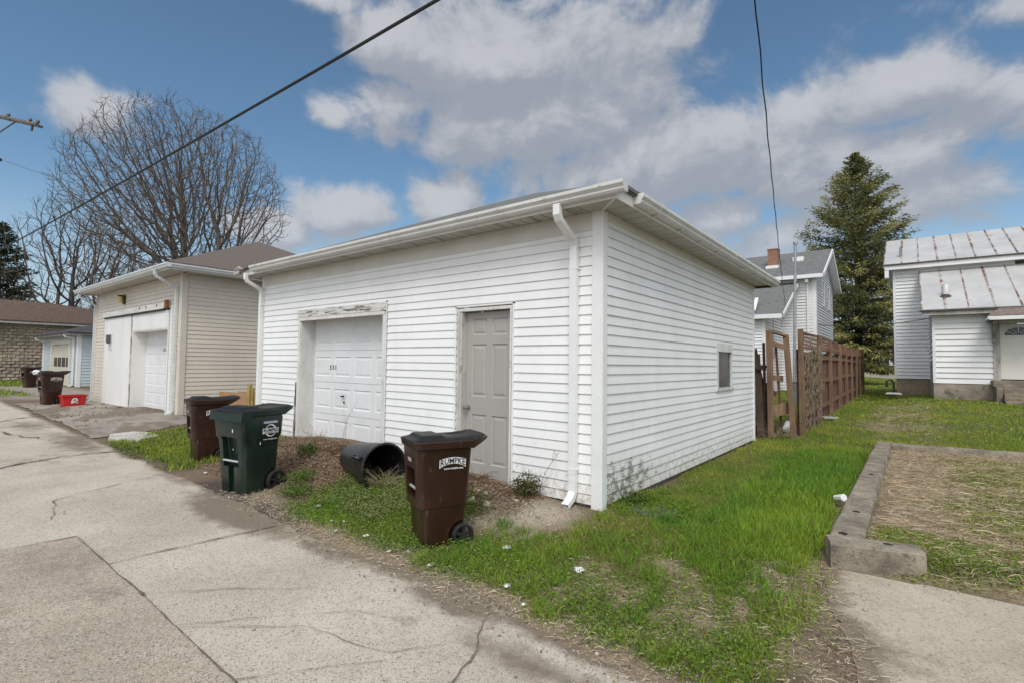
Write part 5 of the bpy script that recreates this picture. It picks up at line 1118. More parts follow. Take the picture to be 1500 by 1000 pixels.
# red recycling box
rb = thing('recycling_box', 'open red plastic recycling box on the apron beside the brown cart', 'recycling box', (-16.9, -.80, tz(-16.9, -.8)+.015), R_(4)); rb.scale = (.86, .84, .95)
M_RED = mat('red_plastic', (.50, .012, .018), .4, .1, 6, .05)
b = MB(); b.loft([rrect(-.17, .17, -.30, .30, 0, .03), rrect(-.19, .19, -.33, .33, .28, .03), rrect(-.215, .215, -.355, .355, .285, .03), rrect(-.22, .22, -.36, .36, .33, .03), rrect(-.20, .20, -.34, .34, .33, .03), rrect(-.16, .16, -.29, .29, .02, .03)]); b.build('tub', M_RED, rb, smooth=True)
b = MB(); n_ = 24; vs = []
for i in range(n_+1): a = R_(-20+230*i/n_); vs += [(.0, .085*math.cos(a), .17+.07*math.sin(a)), (.0, .05*math.cos(a), .165+.035*math.sin(a))]
b.add([(.1905+(z_-.1)*.06, y_, z_) for x_, y_, z_ in vs], [(2*i, 2*i+2, 2*i+3, 2*i+1) for i in range(n_)])
for q in (((-.10, .155), (.09, .17), (.09, .145), (-.10, .125)), ((-.10, .12), (-.03, .125), (.10, .10), (.10, .075), (-.0, .10), (-.06, .075), (-.10, .08))): b.add([(.191+(z_-.1)*.06, y_, z_) for y_, z_ in q], [tuple(range(len(q)))])
b.build('logo', M_STICK, rb)
r2_ = thing('recycling_box', 'dark red recycling box at the far left edge before the block building', 'recycling box', (-36.9, -2.35, tz(-36.9, -2.35)+.0), R_(4))
b = MB(); b.loft([rrect(-.2, .2, -.32, .32, 0, .03), rrect(-.23, .23, -.37, .37, .42, .03), rrect(-.26, .26, -.40, .40, .43, .03), rrect(-.26, .26, -.40, .40, .50, .03), rrect(-.22, .22, -.36, .36, .5, .03), rrect(-.18, .18, -.3, .3, .03, .03)]); b.build('tub', mat('dark_red_plastic', (.16, .015, .015), .5), r2_, smooth=True)

# overturned black can
gx, gy = -2.82, -.72
can = thing('overturned_can', 'black ribbed rubbish can lying on its side with twigs in its mouth', 'rubbish can', (gx, gy, -.02), R_(-10)); can.scale = (1.12, .95, .95)
M_CAN = mat('black_can_plastic', (.013, .014, .017), .35, .2, 6, .1, 120, spots=[(9, .6, .1, (.10, .095, .085), .5)])
R0, R1, Ln = .205, .285, .74; zc = .245
def ringx(x_, r, n=40, rib=0.):
    return [(x_, r*(1+(rib if (k % 10) < 2 else 0))*math.cos(2*math.pi*k/n), zc+.0+r*(1+(rib if (k % 10) < 2 else 0))*math.sin(2*math.pi*k/n)) for k in range(n)]
b = MB(); b.loft([ringx(-Ln/2+.02, R0-.03), ringx(-Ln/2, R0-.005), ringx(-Ln/2+.015, R0, rib=-.03), ringx(Ln/2-.26, .262, rib=-.03), ringx(Ln/2-.235, .275), ringx(Ln/2-.03, R1), ringx(Ln/2-.03, R1+.018), ringx(Ln/2-.005, R1+.022), ringx(Ln/2, R1+.012), ringx(Ln/2, R1-.002), ringx(Ln/2-.03, R1-.010), ringx(-Ln/2+.03, R0-.02)]); b.build('can_body', M_CAN, can, smooth=True)
for s_ in (-1, 1):
    b = MB(); a = math.pi/2+s_*1.15
    for dx in (-.075, .075): b.bar((Ln/2-.15+dx, .275*math.cos(a), zc+.275*math.sin(a)), (Ln/2-.15+dx, .32*math.cos(a), zc+.32*math.sin(a)), .016, .05)
    b.bar((Ln/2-.23, .318*math.cos(a), zc+.318*math.sin(a)), (Ln/2-.07, .318*math.cos(a), zc+.318*math.sin(a)), .05, .016); b.build('handle', M_CAN, can)

# cardboard and stake between the two garages
cb = thing('cardboard_box', 'flattened brown cardboard box standing between the tan and white garages', 'cardboard box', (-8.95, .55, .08), R_(8))
M_CARD = mat('cardboard', (.36, .215, .11), .85, .12, 5, .1)
b = MB(); b.bar((-1.0, 0, .33), (.05, 0, .33), .03, .66); b.bar((.06, -.01, .33), (.52, -.10, .33), .03, .68); b.build('side_panel', M_CARD, cb)
b = MB(); b.bar((-.6, .2, .36), (.2, .22, .36), .03, .62); b.build('flap', M_CARD, cb)
sk = thing('yellow_stake', 'weathered yellow timber post leaning at the corner of the white garage', 'post', (-8.22, .28, .05))
b = MB(); b.bar((0, 0, 0), (.02, 0, .90), .10, .06, up=(0, 1, 0)); b.bar((.12, .02, 0), (.13, .02, .84), .05, .04, up=(0, 1, 0)); b.build('timber', mat('yellow_paint_wood', (.46, .34, .10), .8, .3, 8, .5, spots=[(14, .55, .1, (.25, .17, .08), .7)], stretch=(1, 1, .3)), sk)

# litter -----------------------------------------------------------------
def litter(name, label, cat, x_, y_, s, sd, mt=None, h=.3):
    b = MB(); crumple(b, (0, 0, s*h*.8), s, 9, h, sd); return tag(b.build(name, mt or M_BAGW, loc=(x_, y_, tz(x_, y_)+.01)), label, cat)
litter('paper_scrap', 'crumpled white paper on the bare soil right of the nearest brown cart', 'litter', -.30, -1.12, .045, 5)
litter('paper_scrap', 'crumpled pale tissue lying in the grass before the garage corner', 'litter', .42, -1.14, .045, 6)
b = MB(); b.loft([[(.03*math.cos(k*.785), .03*math.sin(k*.785), 0) for k in range(8)], [(.04*math.cos(k*.785), .04*math.sin(k*.785), .11) for k in range(8)]]); c_ = b.build('paper_cup', M_BAGW, loc=(1.80, 1.86, .06)); c_.rotation_euler = (1.3, .3, .8); tag(c_, 'white paper cup lying against the kerb in the tall grass', 'litter')
b = MB(); b.loft([rrect(-.16, .16, -.08, .08, 0, .03), rrect(-.18, .18, -.10, .10, .045, .03)]); tag(b.build('foam_tray', M_BAGW, loc=(.66, 11.8, .05)), 'flat white foam tray on the lawn beside the fence', 'litter')
litter('plastic_bag', 'torn white plastic bag at the foot of the first fence post', 'litter', .30, 8.1, .16, 9, h=.9)
b = MB(); b.loft([rrect(-.32, .32, -.2, .2, 0, .08), rrect(-.25, .25, -.15, .15, .07, .08)]); tag(b.build('splash_block', mat('white_concrete', (.62, .62, .60), .8), loc=(1.75, 24.3, .28)), 'white splash block on bare soil at the corner of the metal roofed house', 'splash block')
litter('plastic_scrap', 'pale blue plastic scrap between the black can and the nearest brown cart', 'litter', -1.75, -.70, .06, 12, mat('pale_blue_plastic', (.45, .58, .62), .4), h=.8)
LSP = [(-2.42, -1.66), (-2.18, -1.62), (-2.05, -1.55), (-1.9, -1.75), (-1.62, -1.45), (-1.55, -1.66), (-1.1, -1.75), (-.62, -1.72), (.1, -1.62), (.35, -1.75), (-5.2, -1.65), (-2.7, -1.45)]
for i, (x_, y_) in enumerate(LSP):
    b = MB(); crumple(b, (0, 0, .008), .018+.012*((i*7) % 3)/2, 7, .35, 20+i); o = b.build('litter_scrap', M_BAGW, loc=(x_, y_, tz(x_, y_)+.012)); tag(o, 'tiny white scrap of litter on the soil strip along the alley edge', 'litter', 'tiny white scraps along the alley edge')

# ================================================================ TREES
def bark(name, col): return mat(name, col, .95, .3, 3, .5, 20)
def grow(base, crown_c, crown_r, n_att, step, infl, kill, stems, seed, trunk_r, shell=.55, maxit=140, tip=.013):
    """space colonisation: returns node positions, parents, radii"""
    rg = np.random.default_rng(seed); d = rg.normal(size=(n_att, 3)); d /= np.linalg.norm(d, axis=1)[:, None]
    rad = rg.random(n_att)**(shell); A = crown_c+d*rad[:, None]*crown_r*(1+.13*(vnoise(np.arctan2(d[:, 1], d[:, 0])*2, d[:, 2]*3, .7, seed)-.5))[:, None]
    A = A[A[:, 2] > crown_c[2]-crown_r[2]*.93]
    nodes = []; par = []
    p = np.array(base, float); nodes.append(p); par.append(-1)
    fork = stems[0]; n0 = max(2, int(fork/step))
    for i in range(n0): p = p+np.array([rg.normal()*.03, rg.normal()*.03, fork/n0]); nodes.append(p); par.append(len(nodes)-2)
    root = len(nodes)-1
    for k in range(stems[1]):
        a = 2*math.pi*(k+rg.random()*.5)/stems[1]; e = rg.uniform(.75, 1.25); q = nodes[root]; pr = root; L_ = rg.uniform(.12, .30)*crown_r[2]*2
        dirv = np.array([math.cos(a)*math.cos(e), math.sin(a)*math.cos(e), math.sin(e)])
        for j in range(int(L_/step)):
            q = q+dirv*step+rg.normal(size=3)*step*.16; nodes.append(q); par.append(pr); pr = len(nodes)-1
    P = np.array(nodes); D = np.full(len(A), 1e9); Nn = np.zeros(len(A), int)
    def upd(i0):
        nonlocal D, Nn
        new = P[i0:]
        d_ = np.linalg.norm(A[:, None]-new[None], axis=2); j = d_.argmin(1); v = d_[np.arange(len(A)), j]; m_ = v < D; D[m_] = v[m_]; Nn[m_] = j[m_]+i0
    upd(0); alive = np.ones(len(A), bool)
    for it in range(maxit):
        alive &= D > kill
        act = alive & (D < infl) if it > 6 else alive
        if not act.any(): break
        u, inv = np.unique(Nn[act], return_inverse=True); dv = A[act]-P[Nn[act]]; dv /= np.linalg.norm(dv, axis=1)[:, None]; sm = np.zeros((len(u), 3)); np.add.at(sm, inv, dv)
        sm /= np.linalg.norm(sm, axis=1)[:, None]+1e-9; pa = np.array(par)[u]; mo = P[u]-P[np.maximum(pa, 0)]; mo /= np.linalg.norm(mo, axis=1)[:, None]+1e-9
        sm += mo*.55+np.array([0, 0, .10]); sm /= np.linalg.norm(sm, axis=1)[:, None]+1e-9; newp = P[u]+(sm+rg.normal(size=sm.shape)*.09)*step
        kc = np.bincount(np.array(par)[1:], minlength=len(P)); okk = kc[u] < 3
        alive[act] &= okk[inv]; u, newp = u[okk], newp[okk]
        if not len(u): break
        i0 = len(P); P = np.concatenate([P, newp]); par += list(u); upd(i0)
    par = np.array(par); n = len(P)
    # fine twigs at and near the tips
    kids = np.bincount(par[par >= 0], minlength=n); tw_p = []; tw_par = []
    tips = np.where(kids == 0)[0]; mids = np.where((kids == 1) & (np.arange(n) > n*.25))[0]; mids = mids[rg.random(len(mids)) < .6]
    cen = crown_c-np.array([0, 0, crown_r[2]*.9])
    for t_, cnt in ((tips, 4), (mids, 1)):
        for q in t_:
            for c in range(cnt):
                dr_ = P[q]-P[par[q]]; dr_ = dr_/(np.linalg.norm(dr_)+1e-9)+.35*(P[q]-cen)/np.linalg.norm(P[q]-cen)+rg.normal(size=3)*.5; dr_ /= np.linalg.norm(dr_); L_ = rg.uniform(.4, 1.0)*step*2.3
                a1 = P[q]+dr_*L_*.5+rg.normal(size=3)*.03; a2 = a1+(dr_+np.array([0, 0, .25]))*L_*.5
                tw_p += [a1, a2]; k_ = n+len(tw_p)-2; tw_par += [q, k_]
    if tw_p: P = np.concatenate([P, np.array(tw_p)]); par = np.concatenate([par, np.array(tw_par)])
    r = np.full(len(P), 0.); order = np.arange(len(P))[::-1]; acc = np.zeros(len(P)); kids = np.bincount(par[par >= 0], minlength=len(P))
    acc[kids == 0] = tip**2.05
    for i in order:
        if par[i] >= 0: acc[par[i]] += acc[i]
    r = acc**(1/2.05); r = r*min(1, trunk_r/r[0]); r = np.maximum(r, tip*.8)
    return P, par, r
def branches_mesh(name, P, par, r, sel, mt, parent):
    i = np.where(sel & (par >= 0))[0]; a = P[par[i]]; c = P[i]; ra = np.minimum(r[par[i]], r[i]*1.35); rc = r[i]
    d = c-a; L_ = np.linalg.norm(d, axis=1); ok = L_ > 1e-5; a, c, ra, rc, d, L_ = a[ok], c[ok], ra[ok], rc[ok], d[ok], L_[ok]; d = d/L_[:, None]; a = a-d*(ra*.3)[:, None]
    h = np.where(np.abs(d[:, 2:3]) < .9, np.array([[0, 0, 1.]]), np.array([[1., 0, 0]])); u = np.cross(d, h); u /= np.linalg.norm(u, axis=1)[:, None]; v = np.cross(d, u)
    K = 5 if len(a) < 9000 else 4; V = []; 
    for k in range(K):
        t_ = 2*math.pi*k/K; o_ = u*math.cos(t_)+v*math.sin(t_); V += [a+o_*ra[:, None], c+o_*rc[:, None]]
    V = np.stack(V, 1).reshape(-1, 3); n = len(a); B = np.arange(n)[:, None]*2*K
    F = np.concatenate([np.stack([B[:, 0]+2*k, B[:, 0]+2*((k+1) % K), B[:, 0]+2*((k+1) % K)+1, B[:, 0]+2*k+1], 1) for k in range(K)])
    return np_mesh(name, V, F, mt, parent, smooth=True)
def bare_tree(name, label, base, cc, cr, n, step, seed, tr, stems, mt, infl=None, group=None, tip=.013, shell=.55):
    base = np.array(base, float); P, par, r = grow(base, np.array(cc, float), np.array(cr, float), n, step, infl or step*9, step*1.55, stems, seed, tr, tip=tip, shell=shell)
    o = thing(name, label, 'tree', tuple(base), 0, group); P = P-base
    big = r > .075
    branches_mesh('trunk', P, par, r, big, mt, o); branches_mesh('crown', P, par, r, ~big, mt, o)
    return o
M_BARK = bark('grey_brown_bark', (.145, .115, .092)); M_BARK2 = bark('dark_bark', (.10, .082, .068))
bare_tree('bare_maple', 'big leafless vase shaped tree rising behind the tan garage', (-34.6, 8.9, 0), (-35.7, 7.9, 12.1), (6.7, 6.7, 6.1), 12000, .24, 3, .50, (4.6, 14), M_BARK, tip=.0068)
bare_tree('bare_tree', 'leafless tree left of the big bare tree, with an upright open crown', (-53, 5.5, 0), (-52.5, 6, 9.6), (4.6, 4.6, 5.6), 1700, .38, 9, .32, (3.2, 4), M_BARK2, group='leafless trees beyond the garages', tip=.011)
bare_tree('bare_tree', 'slender leafless tree between the big bare tree and the dark evergreen', (-47, 7.5, 0), (-46.8, 7.7, 8.5), (3.6, 3.6, 5.0), 700, .36, 12, .26, (2.8, 4), M_BARK, group='leafless trees beyond the garages', tip=.010)
bare_tree('bare_tree', 'low twiggy leafless tree just above the blue garage roof', (-58, 13, 0), (-58, 13, 6.6), (6.0, 6.0, 4.6), 2000, .38, 15, .3, (1.6, 6), M_BARK2, group='leafless trees beyond the garages', tip=.012)
bare_tree('bare_tree', 'small leafless treetop showing over the middle of the white garage roof', (-38.5, 26.5, 0), (-38.5, 26.5, 9.4), (3.2, 3.2, 3.6), 260, .45, 18, .2, (5, 4), M_BARK, group='leafless trees beyond the garages', tip=.010)

def spruce(name, label, base, H, Rm, seed, z0, n_br, mt, bmat, droop=.5, dens=1., cone=.42, tuft=1.0):
    o = thing(name, label, 'tree', base); rg = np.random.default_rng(seed); b = MB(); SP = 1
    b.tube([(0, 0, -.3), (.05, 0, H*.3), (-.05, .03, H*.7), (0, 0, H*.985)], [.34*H/20, .26*H/20, .12*H/20, .02], 9); b.build('trunk', bmat, o, smooth=True)
    bl = MB(); Q = []; Cc = []
    for i in range(n_br):
        t_ = (i+rg.random())/n_br; z = z0+(H-z0)*t_**1.05; k = (z-z0)/(H-z0)
        prof = min(1, ((1-k)/cone)**.9)*(1-.15*max(0, .2-k)/.2)
        L_ = Rm*prof*rg.uniform(.5, 1.22)+.18; a = rg.random()*2*math.pi; up_ = .30+.95*k; n_ = max(3, int(L_/.35))
        pts = []
        for j in range(n_+1):
            s = j/n_; pts.append(np.array([math.cos(a)*L_*s, math.sin(a)*L_*s, z+L_*(up_*.45*s-droop*(1-k*.8)*s*s*.75+.22*s**4)]))
        bl.tube(pts, [max(.008, .035*(1-.8*j/n_)*(1-k*.6)) for j in range(n_+1)], 4, cap=False)
        m_ = int((14+L_*30)*dens)
        for q in range(m_):
            s = rg.random()**.62; j = min(n_-1, int(s*n_)); f_ = s*n_-j; p = pts[j]*(1-f_)+pts[j+1]*f_
            side = rg.normal(size=3)*np.array([1, 1, .35]); side -= 0; d_ = side/np.linalg.norm(side)*.8+np.array([math.cos(a), math.sin(a), 0])*.7+np.array([0, 0, -1.0*droop*(1-k*.7)+.25*k]); d_ /= np.linalg.norm(d_)
            ln = rg.uniform(.18, .46)*(1.1-k*.45)*tuft; w = rg.uniform(.028, .055)*tuft
            p = p+side*np.array([.17, .17, .22])*min(1, .12+L_/3.5); u = np.cross(d_, rg.normal(size=3)); u /= np.linalg.norm(u); Q.append((p-u*w*.4, p+d_*ln*.45-u*w, p+d_*ln, p+d_*ln*.5+u*w)); 
            br = rg.uniform(.65, 1.3)*(.8+.3*rg.random()*s); Cc.append(br)
    bl.build('limbs', bmat, o)
    V = np.array(Q).reshape(-1, 3); F = np.arange(len(V)).reshape(-1, 4); br = np.repeat(np.array(Cc), 4)[:, None]
    hue = np.repeat(rg.random(len(Q)), 4)[:, None]; clump = sst(vnoise(V[:, 0]*1.+V[:, 2]*.7, V[:, 1]+V[:, 2]*.6, 1.6, seed), .3, .75)[:, None]
    c0, c1 = mt; cols = (np.array(c0)*(1-clump)+np.array(c1)*clump)*br*(.85+.3*hue)  # sunlit yellow clumps and a darker interior are put into the needle colour
    np_mesh('crown', V, F, M_LEAFY, o, cols=cols)
    return o
M_LEAFY = attr_mat('foliage', rough=.6, trans=.25)
spruce('spruce_tree', 'tall dark green spruce with drooping boughs between the two white houses', (-1.35, 50, 0), 20.6, 3.75, 5, 1.3, 600, ((.15, .16, .06), (.38, .36, .13)), M_BARK2, droop=.6, dens=1.15, tuft=1.08)
spruce('evergreen_tree', 'ragged dark evergreen at the left edge behind the block building', (-66, 3.0, 0), 14.2, 4.2, 8, 3, 170, ((.035, .048, .022), (.085, .09, .045)), M_BARK2, droop=.6, dens=.9, cone=1.0, tuft=1.5)

# ================================================================ GROUND COVER
def inview(x, y, m_=380):
    d = np.stack([x-CAM[0], y-CAM[1], np.full_like(x, -1.4)], -1); dz = d@FW; px_ = 750+FPX*(d@RG2)/np.maximum(dz, .1); return (dz > .3) & (px_ > -m_) & (px_ < 1500+m_)
def scatter(x0, x1, y0, y1, dens, fn, seed):
    rg = np.random.default_rng(seed); n = int((x1-x0)*(y1-y0)*dens); x = rg.uniform(x0, x1, n); y = rg.uniform(y0, y1, n); k = inview(x, y); x, y = x[k], y[k]; k = rg.random(len(x)) < fn(x, y); return x[k], y[k]
def on_drive(x, y): return (x > drive_edge(y)-.02) & (y < .30)
def blades(x, y, h, w, rg, lean=.5, z=None):
    n = len(x); z = T(x, y) if z is None else z; a = rg.uniform(0, 2*math.pi, n); la = rg.uniform(0, 2*math.pi, n); ll = rg.uniform(.1, 1, n)*lean
    u = np.stack([np.cos(a), np.sin(a), np.zeros(n)], -1)*(w/2)[:, None]; d = np.stack([np.cos(la)*ll, np.sin(la)*ll, np.ones(n)], -1); d /= np.linalg.norm(d, axis=1)[:, None]
    b0 = np.stack([x, y, z-.01], -1); d2 = d.copy(); d2[:, :2] *= 1.9; d2[:, 2] *= .8; d2 /= np.linalg.norm(d2, axis=1)[:, None]
    m1 = b0+d*(h*.55)[:, None]; t_ = m1+d2*(h*.45)[:, None]
    V = np.stack([b0-u, b0+u, m1+u*.8, m1-u*.8, t_], 1).reshape(-1, 3); B = np.arange(n)*5
    F = np.concatenate([np.stack([B, B+1, B+2], 1), np.stack([B, B+2, B+3], 1), np.stack([B+3, B+2, B+4], 1)]); return V, F
def grass(name, parts, seed, col, colv, dry=.06, kind='stuff'):
    rg = np.random.default_rng(seed); VV = []; FF = []; CC = []; o_ = 0
    for (x, y, hs, ws, lean) in parts:
        if not len(x): continue
        hn = .45+1.1*fbm(x, y, .35, 131); h = hs*hn*rg.uniform(.55, 1.25, len(x)); w = ws*rg.uniform(.7, 1.3, len(x)); V, F = blades(x, y, h, w, rg, lean)
        v = (fbm(x, y, .7, 133)[:, None]-.5)*1.2; rv = rg.random((len(x), 1)); c = np.array(col)*(.55+.75*rv)+np.array(colv)*v; c = np.clip(c, .008, 1); dr = rg.random(len(x)) < dry*(1+2*sst(fbm(x, y, .8, 137), .5, .65)); c[dr] = np.array([.26, .21, .10])*(.7+.5*rv[dr])
        VV.append(V); FF.append(F+o_); CC.append(np.repeat(c, 5, axis=0)); o_ += len(V)
    o = np_mesh(name, np.concatenate(VV), np.concatenate(FF), M_GRASSY, cols=np.concatenate(CC)); o['kind'] = kind; return o
M_GRASSY = attr_mat('grass_blades', rough=.75, trans=.35); M_GRASSY.node_tree.nodes['Principled BSDF'].inputs['Specular IOR Level'].default_value = .08
G = cover_grass
tall = lambda x, y: inbox(x, y, .95, 1.95, -.9, 6, .25, 141)
p1 = scatter(-3, 4.2, -2.1, 1.2, 10500, lambda x, y: G(x, y)*(~on_drive(x, y)), 1)
p2 = scatter(-.1, 4.2, 1.2, 4.5, 5200, lambda x, y: G(x, y), 2)
p3 = scatter(-.1, 6, 4.5, 10, 2300, G, 3)
p4 = scatter(-6, 10, 10, 20, 620, G, 4)
p5 = scatter(-8, 18, 20, 34, 170, G, 5)
p6 = scatter(-9, 4, 34, 80, 40, G, 6)
p7 = scatter(-9.4, -5.6, -2, -.1, 2600, G, 7)
p8 = scatter(-45, -20, -6, 2, 110, G, 8)
grass('grass', [(*p1, .062, .0040, 1.0), (*p2, .055, .0055, .9), (*p3, .06, .008, .8), (*p4, .065, .014, .8), (*p5, .08, .03, .8), (*p6, .1, .05, .8), (*p7, .09, .011, .8), (*p8, .10, .04, .9)], 11, (.285, .365, .055), (.28, .16, .03), dry=.10)
q1 = scatter(.9, 2.0, -1.0, 1.2, 5200, lambda x, y: tall(x, y)*G(x, y), 21); q2 = scatter(.9, 2.0, 1.2, 6, 3200, lambda x, y: tall(x, y)*G(x, y), 22)
tuftc = np.random.default_rng(5).uniform([-2.6, -1.8], [1.9, .4], (420, 2)); tx_, ty_ = [], []
for cx_, cy_ in tuftc:
    if float(G(np.array([cx_]), np.array([cy_]))[0]) < .35 or not (cx_ > -2.6): continue
    n_ = 60; rg = np.random.default_rng(int(abs(cx_*1000))); tx_.append(cx_+rg.normal(size=n_)*.035); ty_.append(cy_+rg.normal(size=n_)*.035)
tx_ = np.concatenate(tx_); ty_ = np.concatenate(ty_)
grass('tall_grass', [(*q1, .13, .0052, 1.0), (*q2, .135, .0075, .9), (tx_, ty_, .105, .0042, 1.1)], 12, (.215, .345, .042), (.20, .16, .01), dry=.05)

def leaves(name, x, y, size, seed, c0, c1, tilt=.6, lift=(0, .05), asp=1., mt=None, kind='stuff', fold=True):
    rg = np.random.default_rng(seed); n = len(x); z = T(x, y)+rg.uniform(*lift, n); a = rg.uniform(0, 2*math.pi, n)
    nrm = np.stack([rg.normal(size=n)*tilt, rg.normal(size=n)*tilt, np.ones(n)], -1); nrm /= np.linalg.norm(nrm, axis=1)[:, None]
    t1 = np.stack([np.cos(a), np.sin(a), np.zeros(n)], -1); t1 -= nrm*(t1*nrm).sum(1)[:, None]; t1 /= np.linalg.norm(t1, axis=1)[:, None]; t2 = np.cross(nrm, t1)
    s = size*rg.uniform(.55, 1.3, n); c = np.stack([x, y, z], -1); s1 = (s*asp)[:, None]; s2 = s[:, None]; cu = nrm*(s*.22)[:, None]
    V = np.stack([c-t1*s1, c-t1*s1*.35+t2*s2*.62+cu, c+t1*s1*.45+t2*s2*.5+cu, c+t1*s1, c+t1*s1*.45-t2*s2*.5+cu, c-t1*s1*.35-t2*s2*.62+cu], 1).reshape(-1, 3)
    B = np.arange(n)*6; F = np.concatenate([np.stack([B, B+3, B+2, B+1], 1), np.stack([B, B+5, B+4, B+3], 1)])
    k = rg.random((n, 1)); col = np.array(c0)*(1-k)+np.array(c1)*k; col = col*rg.uniform(.7, 1.2, (n, 1)); o = np_mesh(name, V, F, mt or M_GRASSY, cols=np.repeat(col, 6, axis=0)); o['kind'] = kind; return o
x, y = scatter(-3.2, 3.2, -2.1, 1.6, 9000, lambda x, y: cover_clover(x, y)*(~on_drive(x, y))*np.where((x > 1.2) & (y > -1), .5, 1), 31); hm = .02+.05*fbm(x, y, .4, 151)
leaves('clover', x, y, .0095, 31, (.10, .19, .03), (.22, .32, .05), .55, (.004, .055))
x, y = scatter(-3.1, -1.0, -1.45, -.6, 9000, lambda x, y: cover_clover(x, y)*sst(fbm(x, y, .45, 153), .45, .6), 32)
leaves('ground_ivy', x, y, .009, 32, (.16, .22, .07), (.32, .32, .14), .7, (.02, .10))
x, y = scatter(-8.6, -5.5, -2.0, -.8, 1600, cover_clover, 33); leaves('weeds', x, y, .018, 33, (.06, .11, .02), (.11, .17, .03), .6, (.0, .05))
M_DEAD = attr_mat('dead_leaves', rough=.8, trans=.1)
# straw: long dry stalks lying flat
def straw(name, x, y, ln, wd, seed, c0, c1, lift=(.0, .02)):
    rg = np.random.default_rng(seed); n = len(x); a = rg.normal(.6, .9, n); L_ = ln*rg.uniform(.35, 1.3, n); d = np.stack([np.cos(a), np.sin(a), rg.normal(size=n)*.10], -1); u = np.stack([-np.sin(a), np.cos(a), rg.normal(size=n)*.5], -1)*(wd*rg.uniform(.6, 1.4, n)/2)[:, None]
    c = np.stack([x, y, T(x, y)+rg.uniform(*lift, n)+.004], -1); p = c-d*(L_/2)[:, None]; q = c+d*(L_/2)[:, None]; m_ = c+u*rg.uniform(-4, 4, n)[:, None]; m_[:, 2] += rg.uniform(-.003, .008, n)
    V = np.stack([p-u*.6, p+u*.6, m_+u, m_-u, q+u*.4, q-u*.4], 1).reshape(-1, 3); B = np.arange(n)*6; F = np.concatenate([np.stack([B, B+1, B+2, B+3], 1), np.stack([B+3, B+2, B+4, B+5], 1)])
    k = rg.random((n, 1)); o = np_mesh(name, V, F, M_DEAD, cols=np.repeat((np.array(c0)*(1-k)+np.array(c1)*k), 6, axis=0)); o['kind'] = 'stuff'; return o
x, y = scatter(-7, -.4, -1.6, -.03, 4200, lambda x, y: cover_leaf(x, y)*.8, 34); leaves('leaf_litter', x, y, .013, 34, (.12, .075, .05), (.36, .27, .18), .75, (.004, .035), .8, M_DEAD)
x, y = scatter(-7, -.4, -1.6, -.03, 1500, lambda x, y: cover_leaf(x, y)*.8*1.2, 134); straw('mulch_straw', x, y, .08, .004, 134, (.17, .11, .07), (.46, .35, .23), (0, .035))
x, y = scatter(-3.5, 2.1, -2.2, .8, 260, lambda x, y: .45*(1-cover_clover(x, y)*.6)*(~on_drive(x, y)), 35); leaves('fallen_leaves', x, y, .011, 35, (.10, .05, .025), (.32, .22, .12), .5, (.004, .02), .9, M_DEAD)
x, y = scatter(2.1, 9, .2, 7.2, 1500, cover_straw, 41); straw('straw', x, y, .13, .0045, 41, (.22, .165, .11), (.58, .46, .31), (0, .035))
x, y = scatter(-4, 2.1, -2.1, .2, 2600, lambda x, y: np.clip(cover_straw(x, y)+.06, 0, 1)*(~on_drive(x, y)), 42); straw('dry_grass', x, y, .055, .003, 42, (.26, .20, .13), (.58, .49, .34), (0, .025))
x, y = scatter(1.2, 2.5, -2.0, .1, 2600, lambda x, y: np.exp(-((x-drive_edge(y))/.22)**2)*(.2+fbm(x, y, .3, 181))*.9, 143); straw('verge_straw', x, y, .06, .003, 143, (.26, .20, .13), (.60, .51, .36), (0, .025))
x, y = scatter(1.2, 3.4, 8, 20, 150, lambda x, y: cover_straw(x, y), 43); straw('dry_thatch', x, y, .16, .012, 43, (.24, .19, .11), (.44, .37, .23))
x, y = scatter(2.1, 9, .2, 7.2, 3000, lambda x, y: G(x, y)*.8+.03+.3*sst(fbm(x, y, .7, 193), .56, .66), 44); leaves('moss', x, y, .011, 44, (.16, .24, .025), (.28, .36, .05), .6, (.0, .03))
# gravel and rubble
def gravel(name, x, y, sz, seed, c0, c1, zf=None):
    rg = np.random.default_rng(seed); n = len(x); ph = (1+5**.5)/2; ico = np.array([(-1, ph, 0), (1, ph, 0), (-1, -ph, 0), (1, -ph, 0), (0, -1, ph), (0, 1, ph), (0, -1, -ph), (0, 1, -ph), (ph, 0, -1), (ph, 0, 1), (-ph, 0, -1), (-ph, 0, 1)])/1.9
    f = np.array([(0, 11, 5), (0, 5, 1), (0, 1, 7), (0, 7, 10), (0, 10, 11), (1, 5, 9), (5, 11, 4), (11, 10, 2), (10, 7, 6), (7, 1, 8), (3, 9, 4), (3, 4, 2), (3, 2, 6), (3, 6, 8), (3, 8, 9), (4, 9, 5), (2, 4, 11), (6, 2, 10), (8, 6, 7), (9, 8, 1)])
    s = sz*rg.lognormal(0, .45, n)*.5; a = rg.uniform(0, 6.28, n); v = ico[None]*(1+rg.normal(size=(n, 12, 1))*.18)*np.stack([np.ones(n), rg.uniform(.6, 1, n), rg.uniform(.4, .8, n)], -1)[:, None]*s[:, None, None]
    ca_, sa_ = np.cos(a)[:, None], np.sin(a)[:, None]; X = v[..., 0]*ca_-v[..., 1]*sa_+x[:, None]; Y = v[..., 0]*sa_+v[..., 1]*ca_+y[:, None]; zz = (zf(x, y) if zf else T(x, y)); Z = v[..., 2]+(zz+s*.2)[:, None]
    V = np.stack([X, Y, Z], -1).reshape(-1, 3); F = (f[None]+np.arange(n)[:, None, None]*12).reshape(-1, 3); k = rg.random((n, 1)); o = np_mesh(name, V, F, M_STN, cols=np.repeat(np.array(c0)*(1-k)+np.array(c1)*k, 12, axis=0)); o['kind'] = 'stuff'; return o
M_STN = attr_mat('pebbles', rough=.9)
